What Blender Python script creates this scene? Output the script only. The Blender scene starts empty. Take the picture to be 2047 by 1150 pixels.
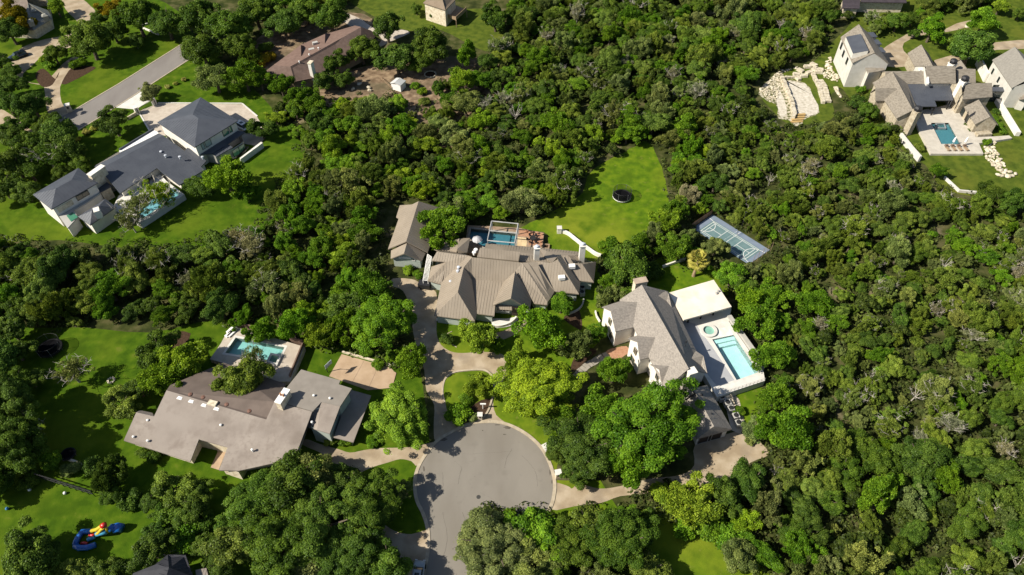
import bpy, bmesh, math, random
import numpy as np
from mathutils import Vector, geometry
R_ = math.radians
random.seed(7); rng = np.random.default_rng(11)
sc = bpy.context.scene
col = sc.collection

# ------------------------------------------------------------------ camera, sky, sun, exposure
CAM_H, PITCH, FPX, PW, PH = 120.0, R_(48.0), 1454.0, 2047.0, 1150.0
cam_d = bpy.data.cameras.new('camera'); cam = bpy.data.objects.new('camera', cam_d); col.objects.link(cam)
cam.location = (0, 0, CAM_H); cam.rotation_euler = (R_(90) - PITCH, 0, 0)
cam_d.sensor_width = 36.0; cam_d.lens = FPX / PW * 36.0; cam_d.clip_end = 6000; cam_d.clip_start = 1
sc.camera = cam
SUN_EL, SHADOW_DIR = R_(41), R_(17)
w = bpy.data.worlds.new('World'); sc.world = w; w.use_nodes = True
nt = w.node_tree; nt.nodes.clear()
sky = nt.nodes.new('ShaderNodeTexSky'); sky.sky_type = 'NISHITA'; sky.sun_disc = False
sky.sun_elevation = SUN_EL; sky.sun_rotation = math.atan2(-math.cos(SHADOW_DIR), -math.sin(SHADOW_DIR)) % (2*math.pi)
bg = nt.nodes.new('ShaderNodeBackground'); bg.inputs['Strength'].default_value = 0.062
wo = nt.nodes.new('ShaderNodeOutputWorld')
nt.links.new(sky.outputs[0], bg.inputs[0]); nt.links.new(bg.outputs[0], wo.inputs[0])
sd = bpy.data.lights.new('sun', 'SUN'); sd.energy = 4.5; sd.angle = R_(0.5); sd.color = (1.0, 0.94, 0.82)
sun = bpy.data.objects.new('sun', sd); col.objects.link(sun)
dv = Vector((math.cos(SHADOW_DIR)*math.cos(SUN_EL), math.sin(SHADOW_DIR)*math.cos(SUN_EL), -math.sin(SUN_EL)))
sun.rotation_euler = dv.to_track_quat('-Z', 'Y').to_euler(); sun.location = (-200, -60, 200)
vs = sc.view_settings; vs.view_transform = 'Standard'; vs.look = 'None'; vs.gamma = 1; vs.use_curve_mapping = False
vs.exposure = 0.74
cy = sc.cycles
cy.max_bounces = 5; cy.diffuse_bounces = 2; cy.glossy_bounces = 2; cy.transmission_bounces = 3; cy.transparent_max_bounces = 6
cy.use_denoising = True; cy.caustics_reflective = False; cy.caustics_refractive = False

# ------------------------------------------------------------------ surveying: a sight line of the photograph met with a level
def ray(px, py):
    dx = (px - PW/2)/FPX; dy = (PH/2 - py)/FPX
    return Vector((dx, math.cos(PITCH) + dy*math.sin(PITCH), -math.sin(PITCH) + dy*math.cos(PITCH)))
def P(px, py, z=0.0):
    d = ray(px, py); t = (z - CAM_H)/d.z
    return Vector((d.x*t, d.y*t, z))
def proj(x, y, z):
    v = Vector((x, y, z - CAM_H))
    depth = v.y*math.cos(PITCH) - v.z*math.sin(PITCH)
    up = v.y*math.sin(PITCH) + v.z*math.cos(PITCH)
    return PW/2 + FPX*v.x/depth, PH/2 - FPX*up/depth, depth
def on_wall(px, py, a, b):                       # sight line met with the upright plane through a, b
    d = ray(px, py); n = Vector((-(b.y-a.y), b.x-a.x, 0)); o = Vector((0, 0, CAM_H))
    t = (a - o).dot(n)/d.dot(n); return o + d*t
class T:                                         # a survey sheet: origin and scale
    def __init__(s, ox, oy, k): s.o = (ox, oy, k)
    def __call__(s, X, Y): return s.o[0] + X/s.o[2], s.o[1] + Y/s.o[2]
T1 = T(770,395,8.215); T2 = T(840,500,7.19); T3 = T(1000,480,6.39); T4 = T(920,430,7.31)
T5 = T(1190,550,7.1875); T6 = T(1240,650,7.19); T7 = T(1300,550,7.1875); T8 = T(1330,720,5.75)
TA1 = T(240,720,4.792); TA2 = T(480,720,4.793); TA3 = T(400,640,8.2125)
TC0 = T(0,180,3.79); TC1 = T(50,310,6.764); TC2 = T(180,250,6.767); TC3 = T(290,180,7.188)
TE1 = T(1640,30,6.764); TE2 = T(1840,80,4.792); TE3 = T(1740,120,6.39); TE4 = T(1760,230,6.39)
TR1 = T(0,0,3.79); TR2 = T(500,0,3.79); TR4 = T(1480,0,3.61); TF = T(500,60,6.765); TP = T(1480,100,7.1875)
TL = T(0,640,2.255); TS = T(660,820,3.412); TD = T(760,640,4.7925); TG = T(1180,260,3.8325); TK = T(1360,420,9.585)
TH = T(0,0,7.1875); TJ = T(120,1020,6.02); TM = T(1080,560,5.75); TX = T(0,0,1)

# ------------------------------------------------------------------ objects
def base_of(o):
    v = Vector((0,0,0))
    while o is not None: v = v + o.location; o = o.parent
    return v
def tag(o, label=None, cat=None, group=None, kind=None):
    if label: o['label'] = label
    if cat: o['category'] = cat
    if group: o['group'] = group
    if kind: o['kind'] = kind
    return o
def thing(name, label, cat, loc=(0,0,0), group=None):
    o = bpy.data.objects.new(name, None); col.objects.link(o); o.location = loc; o.empty_display_size = .5
    return tag(o, label, cat, group)
def mk(name, verts, faces, mat, parent=None, smooth=False):      # verts in world space
    b = base_of(parent) if parent is not None else Vector((0,0,0))
    me = bpy.data.meshes.new(name)
    me.from_pydata([(v[0]-b.x, v[1]-b.y, v[2]-b.z) for v in verts], [], faces)
    bm = bmesh.new(); bm.from_mesh(me); bmesh.ops.recalc_face_normals(bm, faces=bm.faces)
    if len(faces) == 1:
        bm.faces.ensure_lookup_table()
        if bm.faces[0].normal.z < -.01: bmesh.ops.reverse_faces(bm, faces=bm.faces)
    bm.to_mesh(me); bm.free()
    if smooth: me.polygons.foreach_set('use_smooth', [True]*len(me.polygons))
    o = bpy.data.objects.new(name, me); col.objects.link(o)
    if mat is not None: me.materials.append(mat)
    if parent is not None: o.parent = parent
    return o
class MB:
    def __init__(s): s.v = []; s.f = []
    def add(s, v, f):
        n = len(s.v); s.v += [tuple(q) for q in v]; s.f += [[i+n for i in q] for q in f]; return s
    def box(s, c, sz, rz=0.0):                                   # c = centre of the base
        ca, sa = math.cos(rz), math.sin(rz); x, y, z = sz[0]/2, sz[1]/2, sz[2]
        pts = []
        for k in (0, z):
            for a, b in ((-x,-y),(x,-y),(x,y),(-x,y)):
                pts.append((c[0]+a*ca-b*sa, c[1]+a*sa+b*ca, c[2]+k))
        return s.add(pts, [(3,2,1,0),(4,5,6,7),(0,1,5,4),(1,2,6,5),(2,3,7,6),(3,0,4,7)])
    def prism(s, poly, z0, z1=None):                             # poly of (x,y) or (x,y,z); top at own z or z1
        n = len(poly)
        top = [(p[0], p[1], p[2] if z1 is None else z1) for p in poly]; bot = [(p[0], p[1], z0) for p in poly]
        return s.add(top+bot, [tuple(range(n)), tuple(range(2*n-1, n-1, -1))] + [(i, i+n, (i+1) % n + n, (i+1) % n) for i in range(n)])
    def tube(s, pts, rad, n=6, cap=True):
        rings = []; pts = [Vector(p) for p in pts]
        if not hasattr(rad, '__len__'): rad = [rad]*len(pts)
        base = len(s.v)
        for i, p in enumerate(pts):
            d = (pts[min(i+1, len(pts)-1)] - pts[max(i-1, 0)]).normalized()
            u = d.orthogonal().normalized() if abs(d.z) > .95 else d.cross(Vector((0,0,1))).normalized()
            q = d.cross(u)
            for k in range(n):
                a = 2*math.pi*k/n; s.v.append(tuple(p + (u*math.cos(a) + q*math.sin(a))*rad[i]))
        for i in range(len(pts)-1):
            for k in range(n):
                a = base+i*n+k; b = base+i*n+(k+1) % n; s.f.append((a, b, b+n, a+n))
        if cap:
            s.f.append(tuple(range(base+n-1, base-1, -1))); e = base+(len(pts)-1)*n; s.f.append(tuple(range(e, e+n)))
        return s
    def lathe(s, c, prof, n=16):                                 # prof: (radius, height)
        base = len(s.v)
        for r, h in prof:
            for k in range(n):
                a = 2*math.pi*k/n; s.v.append((c[0]+r*math.cos(a), c[1]+r*math.sin(a), c[2]+h))
        for i in range(len(prof)-1):
            for k in range(n):
                a = base+i*n+k; b = base+i*n+(k+1) % n; s.f.append((a, b, b+n, a+n))
        s.f.append(tuple(range(base+n-1, base-1, -1))); e = base+(len(prof)-1)*n; s.f.append(tuple(range(e, e+n)))
        return s
    def build(s, name, mat, parent=None, smooth=False): return mk(name, s.v, s.f, mat, parent, smooth)

# ------------------------------------------------------------------ materials
MATS = {}
def _n(nt, t, **k):
    n = nt.nodes.new(t)
    for a, v in k.items(): setattr(n, a, v)
    return n
def mat(name, cols, scale=1.0, rough=0.85, detail=4.0, bump=0.0, bscale=None, spec=0.25, metal=0.0, big=None, stretch=None, lo=.35, hi=.65):
    if name in MATS: return MATS[name]
    m = bpy.data.materials.new(name); m.use_nodes = True; nt = m.node_tree; L = nt.links
    b = nt.nodes['Principled BSDF']; b.inputs['Roughness'].default_value = rough; b.inputs['Metallic'].default_value = metal
    b.inputs['Specular IOR Level'].default_value = spec
    geo = _n(nt, 'ShaderNodeNewGeometry'); vec = geo.outputs['Position']
    if stretch:
        mp = _n(nt, 'ShaderNodeMapping'); mp.inputs['Scale'].default_value = stretch[:3]
        if len(stretch) > 3: mp.inputs['Rotation'].default_value = (0, 0, stretch[3])
        L.new(vec, mp.inputs[0]); vec2 = mp.outputs[0]
    else: vec2 = vec
    no = _n(nt, 'ShaderNodeTexNoise'); no.inputs['Scale'].default_value = scale; no.inputs['Detail'].default_value = detail
    L.new(vec2, no.inputs['Vector'])
    cr = _n(nt, 'ShaderNodeValToRGB'); L.new(no.outputs['Fac'], cr.inputs[0])
    el = cr.color_ramp.elements; n = len(cols)
    while len(el) < n: el.new(.5)
    for i, c in enumerate(cols):
        el[i].position = lo + (hi-lo)*i/max(1, n-1); el[i].color = (*c, 1)
    out = cr.outputs[0]
    for big in ([] if not big else big if isinstance(big, list) else [big]):     # (scale, colour, lo, hi): stains of another tone
        n2 = _n(nt, 'ShaderNodeTexNoise'); n2.inputs['Scale'].default_value = big[0]; n2.inputs['Detail'].default_value = 5
        L.new(vec, n2.inputs['Vector'])
        mr = _n(nt, 'ShaderNodeMapRange'); mr.inputs['From Min'].default_value = big[2]; mr.inputs['From Max'].default_value = big[3]
        L.new(n2.outputs['Fac'], mr.inputs['Value'])
        mx = _n(nt, 'ShaderNodeMix', data_type='RGBA'); L.new(mr.outputs[0], mx.inputs[0]); L.new(out, mx.inputs[6])
        mx.inputs[7].default_value = (*big[1], 1); out = mx.outputs[2]
    L.new(out, b.inputs['Base Color'])
    if bump:
        bn = _n(nt, 'ShaderNodeTexNoise'); bn.inputs['Scale'].default_value = bscale or scale*4; bn.inputs['Detail'].default_value = 3
        L.new(vec, bn.inputs['Vector'])
        bp = _n(nt, 'ShaderNodeBump'); bp.inputs['Strength'].default_value = bump; bp.inputs['Distance'].default_value = .1
        L.new(bn.outputs['Fac'], bp.inputs['Height']); L.new(bp.outputs[0], b.inputs['Normal'])
    MATS[name] = m; return m
def v3(c, k): return tuple(min(1, x*k) for x in c)
def plain(name, c, rough=.7, var=.12, scale=.8, **k):
    return mat(name, [v3(c, 1-var), c, v3(c, 1+var)], scale=scale, rough=rough, **k)

LAWN = mat('lawn_grass', [(.056,.108,.006),(.084,.148,.007),(.118,.178,.009)], scale=.55, detail=8, rough=.95, spec=.05, bump=.5, bscale=7,
           big=[(.045,(.170,.200,.016),.44,.68),(.16,(.060,.108,.006),.52,.70),(.6,(.175,.180,.035),.62,.78)])
LAWN3 = mat('vignetted_lawn_grass', [(.036,.076,.004),(.054,.104,.005),(.076,.126,.007)], scale=.5, detail=8, rough=.95, spec=.05, bump=.5, bscale=7,  # vignette darkening put into the grass colour of the outer left lawns
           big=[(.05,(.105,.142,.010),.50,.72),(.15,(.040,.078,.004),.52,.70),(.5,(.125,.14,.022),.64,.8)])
LAWN2 = mat('dull_lawn_grass', [(.050,.075,.010),(.075,.105,.013),(.100,.125,.016)], scale=.5, detail=8, rough=.95, spec=.05, bump=.5, bscale=7,
            big=[(.05,(.13,.135,.02),.52,.75),(.3,(.055,.08,.01),.55,.72)])
FLOOR = mat('woodland_floor', [(.026,.034,.010),(.048,.056,.016),(.090,.085,.035)], scale=.35, detail=8, rough=1, spec=.05, bump=.6, bscale=3,
            big=(.09,(.24,.19,.12),.62,.74))
SOIL = mat('garden_soil', [(.13,.088,.055),(.20,.14,.09),(.30,.22,.14)], scale=.5, detail=8, rough=1, spec=.05, bump=.4, bscale=4, big=(.12,(.10,.085,.05),.5,.7))
MULCH = mat('mulch', [(.045,.028,.018),(.075,.046,.03)], scale=2, detail=6, rough=1, spec=.05, bump=.5, bscale=8)
ROAD = mat('worn_asphalt', [(.186,.165,.137),(.208,.187,.157),(.230,.207,.174)], scale=.16, detail=9, rough=.9, spec=.15, bump=.1, bscale=12,
           stretch=(1,.35,1,-.3), big=[(.5,(.178,.160,.134),.60,.78),(.12,(.226,.203,.171),.5,.7),(1.6,(.15,.133,.112),.70,.80)])
ROAD2 = mat('street_asphalt', [(.19,.17,.155),(.22,.20,.18)], scale=.3, detail=8, rough=.9, spec=.15, stretch=(1,.3,1,-.6))
CONC = mat('driveway_concrete', [(.29,.222,.145),(.355,.28,.19),(.42,.342,.245)], scale=.35, detail=9, rough=.9, spec=.15, bump=.05, big=(.22,(.25,.20,.145),.52,.72))
CONCP = mat('pink_concrete', [(.38,.27,.175),(.44,.32,.215)], scale=.5, detail=8, rough=.9, spec=.15, big=(.3,(.34,.24,.155),.5,.7))
KERB = mat('kerb_concrete', [(.36,.30,.215),(.46,.39,.29)], scale=1.2, detail=6, rough=.9, spec=.15)
WHITEC = mat('white_concrete', [(.55,.525,.475),(.65,.62,.57)], scale=.6, detail=6, rough=.85, spec=.2)
PAVER = mat('pale_pavers', [(.42,.36,.29),(.50,.435,.36)], scale=.9, detail=7, rough=.9, spec=.15, big=(.2,(.38,.32,.26),.5,.7))
GRAVEL = mat('white_gravel', [(.40,.36,.28),(.52,.47,.385),(.60,.555,.465)], scale=1.2, detail=9, rough=1, spec=.05, bump=.4, bscale=6)
BRICKP = mat('brick_paving', [(.33,.17,.10),(.42,.24,.15)], scale=2, detail=6, rough=.95, spec=.1)
TANMETAL = mat('tan_metal', [(.240,.198,.150),(.272,.226,.174)], scale=.35, detail=5, rough=.6, spec=.3, big=(.2,(.220,.182,.14),.5,.75))
DARKMETAL = mat('dark_grey_metal', [(.058,.063,.076),(.072,.078,.092)], scale=.4, detail=5, rough=.5, spec=.45)
BLACKMETAL = plain('black_metal', (.022,.022,.025), rough=.5)
BROWNSH = mat('taupe_shingle', [(.185,.154,.130),(.245,.208,.178),(.290,.250,.214)], scale=.22, detail=9, rough=.95, spec=.1, bump=.25, bscale=6, big=[(1.5,(.20,.165,.14),.5,.8),(.09,(.272,.234,.202),.48,.70),(.35,(.205,.170,.144),.58,.74)])
GREYSH = mat('grey_shingle', [(.205,.182,.158),(.25,.222,.193),(.295,.262,.225)], scale=2.4, detail=6, rough=.95, spec=.1, bump=.3, bscale=6, stretch=(1,1,2.5))
STONESH = mat('stone_tile_roof', [(.17,.148,.118),(.215,.187,.150),(.255,.224,.182)], scale=1.6, detail=7, rough=.9, spec=.15, bump=.3, bscale=5, stretch=(.6,1,3))
REDSH = mat('red_brown_shingle', [(.115,.080,.066),(.145,.102,.085)], scale=1, detail=8, rough=.95, spec=.1, bump=.2, bscale=6)
PALESH = mat('pale_slate', [(.24,.235,.205),(.30,.29,.25)], scale=2, detail=7, rough=.9, spec=.15)
STUCCO = mat('white_stucco', [(.66,.62,.55),(.74,.70,.63)], scale=.8, detail=6, rough=.9, spec=.15)
CREAM = mat('cream_stone', [(.46,.385,.27),(.60,.52,.39),(.66,.59,.46)], scale=1.4, detail=7, rough=.95, spec=.1, bump=.3, bscale=3)
SAGE = mat('sage_siding', [(.36,.40,.36),(.42,.46,.42)], scale=1, rough=.8)
WHITEP = plain('white_paint', (.78,.76,.72), rough=.6, var=.04)
FLATR = mat('white_roof_membrane', [(.66,.585,.475),(.76,.69,.58)], scale=.35, detail=7, rough=.8, spec=.2, big=(.4,(.62,.54,.42),.55,.75))
GREYW = plain('grey_stucco', (.40,.385,.35), rough=.9, var=.06)
DARK = plain('dark_frame', (.025,.025,.025), rough=.5)
WOOD = plain('weathered_wood', (.30,.21,.13), rough=.85, var=.2, scale=2)
STONE = mat('limestone', [(.36,.31,.22),(.50,.44,.33),(.60,.54,.43)], scale=1.5, detail=7, rough=.95, spec=.1, bump=.5, bscale=3)
BARK = mat('bark', [(.07,.055,.04),(.14,.115,.085)], scale=3, detail=6, rough=1, spec=.05)
DEADW = mat('bleached_wood', [(.30,.27,.23),(.42,.385,.33)], scale=3, rough=1, spec=.05)
POOLW = {}
def poolmat(name, c): return plain(name, c, rough=.6, var=.06, scale=1.2)
def glassmat(name, c, rough=.06):
    if name in MATS: return MATS[name]
    m = bpy.data.materials.new(name); m.use_nodes = True; b = m.node_tree.nodes['Principled BSDF']
    b.inputs['Base Color'].default_value = (*c, 1); b.inputs['Roughness'].default_value = rough; b.inputs['Specular IOR Level'].default_value = .8
    MATS[name] = m; return m
GLASS = glassmat('window_glass', (.02,.03,.03)); GREENGL = glassmat('green_window_glass', (.06,.20,.13)); PALEGL = glassmat('skylight_glass', (.35,.42,.40), .2)
def watermat(name, tint):
    if name in MATS: return MATS[name]
    m = bpy.data.materials.new(name); m.use_nodes = True; nt = m.node_tree; nt.nodes.clear(); L = nt.links
    o = _n(nt, 'ShaderNodeOutputMaterial'); mx = _n(nt, 'ShaderNodeMixShader'); tr = _n(nt, 'ShaderNodeBsdfTransparent'); gl = _n(nt, 'ShaderNodeBsdfGlossy')
    fr0 = _n(nt, 'ShaderNodeLayerWeight'); pw = _n(nt, 'ShaderNodeMath', operation='POWER'); pw.inputs[1].default_value = 4.5; fr = _n(nt, 'ShaderNodeMath', operation='ADD'); fr.inputs[1].default_value = .025; L.new(fr0.outputs['Facing'], pw.inputs[0]); L.new(pw.outputs[0], fr.inputs[0])
    tr.inputs[0].default_value = (*tint, 1); gl.inputs['Roughness'].default_value = .08
    no = _n(nt, 'ShaderNodeTexNoise'); no.inputs['Scale'].default_value = 2.2; no.inputs['Detail'].default_value = 3
    geo = _n(nt, 'ShaderNodeNewGeometry'); L.new(geo.outputs['Position'], no.inputs['Vector'])
    bp = _n(nt, 'ShaderNodeBump'); bp.inputs['Strength'].default_value = .15; bp.inputs['Distance'].default_value = .05
    L.new(no.outputs['Fac'], bp.inputs['Height']); L.new(bp.outputs[0], fr0.inputs['Normal']); L.new(bp.outputs[0], gl.inputs['Normal'])
    L.new(fr.outputs[0], mx.inputs[0]); L.new(tr.outputs[0], mx.inputs[1]); L.new(gl.outputs[0], mx.inputs[2]); L.new(mx.outputs[0], o.inputs[0])
    MATS[name] = m; return m
def leafmat(name, trans=.3):
    m = bpy.data.materials.new(name); m.use_nodes = True; nt = m.node_tree; nt.nodes.clear(); L = nt.links
    o = _n(nt, 'ShaderNodeOutputMaterial'); oi = _n(nt, 'ShaderNodeObjectInfo'); at = _n(nt, 'ShaderNodeAttribute'); at.attribute_name = 'leafvar'
    hs = _n(nt, 'ShaderNodeHueSaturation'); L.new(oi.outputs['Color'], hs.inputs['Color'])
    h = _n(nt, 'ShaderNodeMapRange'); h.inputs['To Min'].default_value = .515; h.inputs['To Max'].default_value = .482; L.new(at.outputs['Fac'], h.inputs['Value']); L.new(h.outputs[0], hs.inputs['Hue'])
    v = _n(nt, 'ShaderNodeMapRange'); v.inputs['To Min'].default_value = .45; v.inputs['To Max'].default_value = 1.6; L.new(at.outputs['Fac'], v.inputs['Value']); L.new(v.outputs[0], hs.inputs['Value'])
    df = _n(nt, 'ShaderNodeBsdfDiffuse'); tl = _n(nt, 'ShaderNodeBsdfTranslucent'); mx = _n(nt, 'ShaderNodeMixShader'); mx.inputs[0].default_value = trans
    L.new(hs.outputs[0], df.inputs[0]); L.new(hs.outputs[0], tl.inputs[0]); L.new(df.outputs[0], mx.inputs[1]); L.new(tl.outputs[0], mx.inputs[2])
    gl = _n(nt, 'ShaderNodeBsdfGlossy'); gl.inputs['Roughness'].default_value = .45; m2 = _n(nt, 'ShaderNodeMixShader'); m2.inputs[0].default_value = .008
    L.new(mx.outputs[0], m2.inputs[1]); L.new(gl.outputs[0], m2.inputs[2]); L.new(m2.outputs[0], o.inputs[0])
    return m
LEAF = leafmat('leaves', .3)

# ------------------------------------------------------------------ building helpers
def V2(v): return Vector((v[0], v[1]))
def area2(p): return sum(p[i][0]*p[(i+1) % len(p)][1] - p[(i+1) % len(p)][0]*p[i][1] for i in range(len(p)))/2
def inset(poly, d):
    n = len(poly); s = 1 if area2(poly) > 0 else -1; out = []
    for i in range(n):
        a, b, c = V2(poly[i-1]), V2(poly[i]), V2(poly[(i+1) % n])
        u = (b-a).normalized(); v = (c-b).normalized()
        nu = Vector((-u.y, u.x))*s; nv = Vector((-v.y, v.x))*s
        k = 1 + nu.dot(nv)
        q = (nu+nv)/(k if k > .25 else .25)
        out.append(b + q*d)
    return out
def smoothpx(pts, n=5, closed=True):
    out = []; N = len(pts); rngi = range(N) if closed else range(N-1)
    g = lambda i: pts[i % N] if closed else pts[max(0, min(N-1, i))]
    for i in rngi:
        p0, p1, p2, p3 = g(i-1), g(i), g(i+1), g(i+2)
        for k in range(n):
            t = k/n; t2 = t*t; t3 = t2*t
            out.append(tuple(.5*(2*p1[j] + (p2[j]-p0[j])*t + (2*p0[j]-5*p1[j]+4*p2[j]-p3[j])*t2 + (3*p1[j]-p0[j]-3*p2[j]+p3[j])*t3) for j in (0,1)))
    if not closed: out.append(tuple(pts[-1][:2]))
    return out
LAYER = [0]
def sheet(name, pts, mat, z, sm=0, t=TX, kind='structure', parent=None, label=None, cat=None, ragged=0):
    px = [t(*p) for p in pts]
    if sm: px = smoothpx(px, sm)
    w_ = [P(a, b, z) for a, b in px]
    if ragged:
        w_ = [Vector((q.x + random.uniform(-ragged, ragged), q.y + random.uniform(-ragged, ragged), z)) for q in w_]
    o = mk(name, w_, [tuple(range(len(w_)))], mat, parent)
    if kind and parent is None: o['kind'] = kind
    if label: tag(o, label, cat)
    return o
def slab(name, pts, mat, z1, z0=-.02, sm=0, t=TX, parent=None, holes=(), kind=None):
    px = [t(*p) for p in pts]
    if sm: px = smoothpx(px, sm)
    loops = [[P(a, b, z1) for a, b in px]] + [[P(*t(*p), z1) for p in h] for h in holes]
    if not holes:
        o = MB().prism(loops[0], z0).build(name, mat, parent)
    else:
        tris = geometry.tessellate_polygon([[Vector((q.x, q.y, 0)) for q in l] for l in loops])
        flat = [q for l in loops for q in l]; n = len(flat)
        v = [tuple(q) for q in flat] + [(q.x, q.y, z0) for q in flat]; f = [tuple(x) for x in tris]; k = 0
        for l in loops:
            m = len(l); f += [(k+i, k+(i+1) % m, k+(i+1) % m+n, k+i+n) for i in range(m)]; k += m
        o = mk(name, v, f, mat, parent)
    if kind: o['kind'] = kind
    return o
def pool(name, label, pts, zd, depth, plaster, tint, t=TX, coping=None, parts=()):
    c = sum((P(*t(*p), zd) for p in pts), Vector())/len(pts)
    root = thing(name, label, 'swimming pool', (c.x, c.y, zd-depth))
    wp = [P(*t(*p), zd) for p in pts]; n = len(wp)
    v = [(q.x, q.y, zd-.01) for q in wp] + [(q.x, q.y, zd-depth) for q in wp]
    mk('basin', v, [tuple(range(n, 2*n))] + [(i, (i+1) % n, (i+1) % n+n, i+n) for i in range(n)], plaster, root)
    mk('water', [(q.x, q.y, zd-.14) for q in wp], [tuple(range(n))], watermat('water_'+name, tint), root)
    if coping:
        a = inset(wp, .02); b = inset(wp, -.45); v = [(q.x, q.y, zd+.035) for q in a] + [(q.x, q.y, zd+.035) for q in b] + [(q.x, q.y, zd-.12) for q in a] + [(q.x, q.y, zd+.0) for q in b]
        f = []
        for i in range(n):
            j = (i+1) % n; f += [(i, j, n+j, n+i), (i, j, 2*n+j, 2*n+i), (n+i, n+j, 3*n+j, 3*n+i)]
        mk('coping', v, f, coping, root)
    return root
def roof(parent, pts, faces, mat, t=TX, thick=.24, rib=0.0, name='roof', ribmat=None):
    V = {}
    for k, q in pts.items():
        if q[0] == 'm': continue
        tt = q[3] if len(q) > 3 else t
        if q[2] is not None: V[k] = P(*tt(q[0], q[1]), q[2])
    def mirror(q):
        a, b, e = V[q[1]], V[q[2]], V[q[3]]; d = V2(b)-V2(a); d.normalize(); r = V2(e)-V2(a)
        m = V2(a) + d*r.dot(d)*2 - r; return Vector((m.x, m.y, e.z))
    for k, q in pts.items():
        if q[0] == 'm' and all(x in V for x in q[1:4]): V[k] = mirror(q)
    for f in faces:
        kn = [k for k in f if k in V]
        if len(kn) == len(f): continue
        if len(kn) < 3: raise ValueError('roof face short of known points: %s' % (f,))
        a, b, c = max(((V[x], V[y], V[z]) for i, x in enumerate(kn) for j, y in enumerate(kn[:i]) for z in kn[:j]), key=lambda q: (q[1]-q[0]).cross(q[2]-q[0]).length)
        n = (b-a).cross(c-a)
        for k in f:
            if k not in V:
                q = pts[k]; tt = q[3] if len(q) > 3 else t; d = ray(*tt(q[0], q[1])); o = Vector((0,0,CAM_H))
                V[k] = o + d*((a-o).dot(n)/d.dot(n))
        for k, q in pts.items():
            if k not in V and q[0] == 'm' and all(x in V for x in q[1:4]): V[k] = mirror(q)
    used = {k for f in faces for k in f}; keys = [k for k in V if k in used]; ix = {k: i for i, k in enumerate(keys)}; n = len(keys)
    vv = [tuple(V[k]) for k in keys]; vv += [(x, y, z-thick) for x, y, z in vv]
    ff = [tuple(ix[k] for k in f) for f in faces]; cnt = {}
    for f in ff:
        for i in range(len(f)):
            e = (f[i], f[(i+1) % len(f)]); cnt.setdefault(tuple(sorted(e)), []).append(e)
    allf = ff + [tuple(i+n for i in reversed(f)) for f in ff]
    for es in cnt.values():
        if len(es) == 1: a, b = es[0]; allf.append((b, a, a+n, b+n))
    o = mk(name, vv, allf, mat, parent)
    if rib:
        m = MB()
        for f in faces: ribs(m, [V[k] for k in f], rib)
        if m.v: tag(m.build('seam_ribs', ribmat or mat, o), kind='stuff')
    return o, V
def ribs(m, pts, sp, w=.04, h=.032):
    n = Vector((0,0,0))
    for i in range(len(pts)): n += pts[i].cross(pts[(i+1) % len(pts)])
    if n.length < 1e-6: return
    n.normalize()
    if n.z < 0: n = -n
    c = Vector((0,0,1)).cross(n)
    if c.length < .03: c = Vector((1,0,0))
    c.normalize(); d = n.cross(c); o = pts[0]
    q = [((p-o).dot(c), (p-o).dot(d)) for p in pts]
    lo = min(a for a, _ in q); hi = max(a for a, _ in q); k = lo + sp*.5
    while k < hi:
        xs = []
        for i in range(len(q)):
            (a, b), (e, g) = q[i], q[(i+1) % len(q)]
            if (a-k)*(e-k) < 0: xs.append(b + (g-b)*(k-a)/(e-a))
        xs.sort()
        for i in range(0, len(xs)-1, 2):
            if xs[i+1]-xs[i] < .25: continue
            A = o + c*k + d*xs[i]; B = o + c*k + d*xs[i+1]
            v = []
            for E in (A, B):
                v += [E - c*w/2, E + c*w/2, E + c*w/2*.6 + n*h, E - c*w/2*.6 + n*h]
            m.add(v, [(0,1,5,4),(1,2,6,5),(2,3,7,6),(3,0,4,7),(0,3,2,1),(4,5,6,7)])
        k += sp
def walls(parent, poly, tops, mat, z0=0.0, name='wall'):
    n = len(poly)
    if not hasattr(tops, '__len__'): tops = [tops]*n
    v = [(q[0], q[1], z0) for q in poly] + [(q[0], q[1], tops[i]) for i, q in enumerate(poly)]
    o = mk(name, v, [(i, (i+1) % n, (i+1) % n+n, i+n) for i in range(n)], mat, parent)
    pp = [Vector((q[0], q[1], z0)) for q in poly]
    return o, [(pp[i], pp[(i+1) % n]) for i in range(n)]
def gable(parent, t, r0, r1, e0, e1, zr, ze, rm, wm, ins=.45, z0=0.0, rib=0.0, thick=.22):
    ro, V = roof(parent, {'r0': (*r0, zr), 'r1': (*r1, zr), 'e0': (*e0, ze), 'e1': (*e1, ze), 'm0': ('m','r0','r1','e0'), 'm1': ('m','r0','r1','e1')},
                 [('r0','r1','e1','e0'), ('r0','m0','m1','r1')], rm, t, thick, rib)
    q = inset([V['e0'], V['e1'], V['m1'], V['m0']], ins)
    s = (zr-ze)/max(.1, (V2(V['e0'])-V2(V['m0'])).length/2)
    te = ze + s*ins - thick - .03; ta = zr - thick - .05
    a1 = (q[1]+q[2])/2; a0 = (q[3]+q[0])/2
    wo_, sg = walls(parent, [q[0], q[1], a1, q[2], q[3], a0], [te, te, ta, te, te, ta], wm, z0)
    return ro, wo_, sg, V
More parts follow.
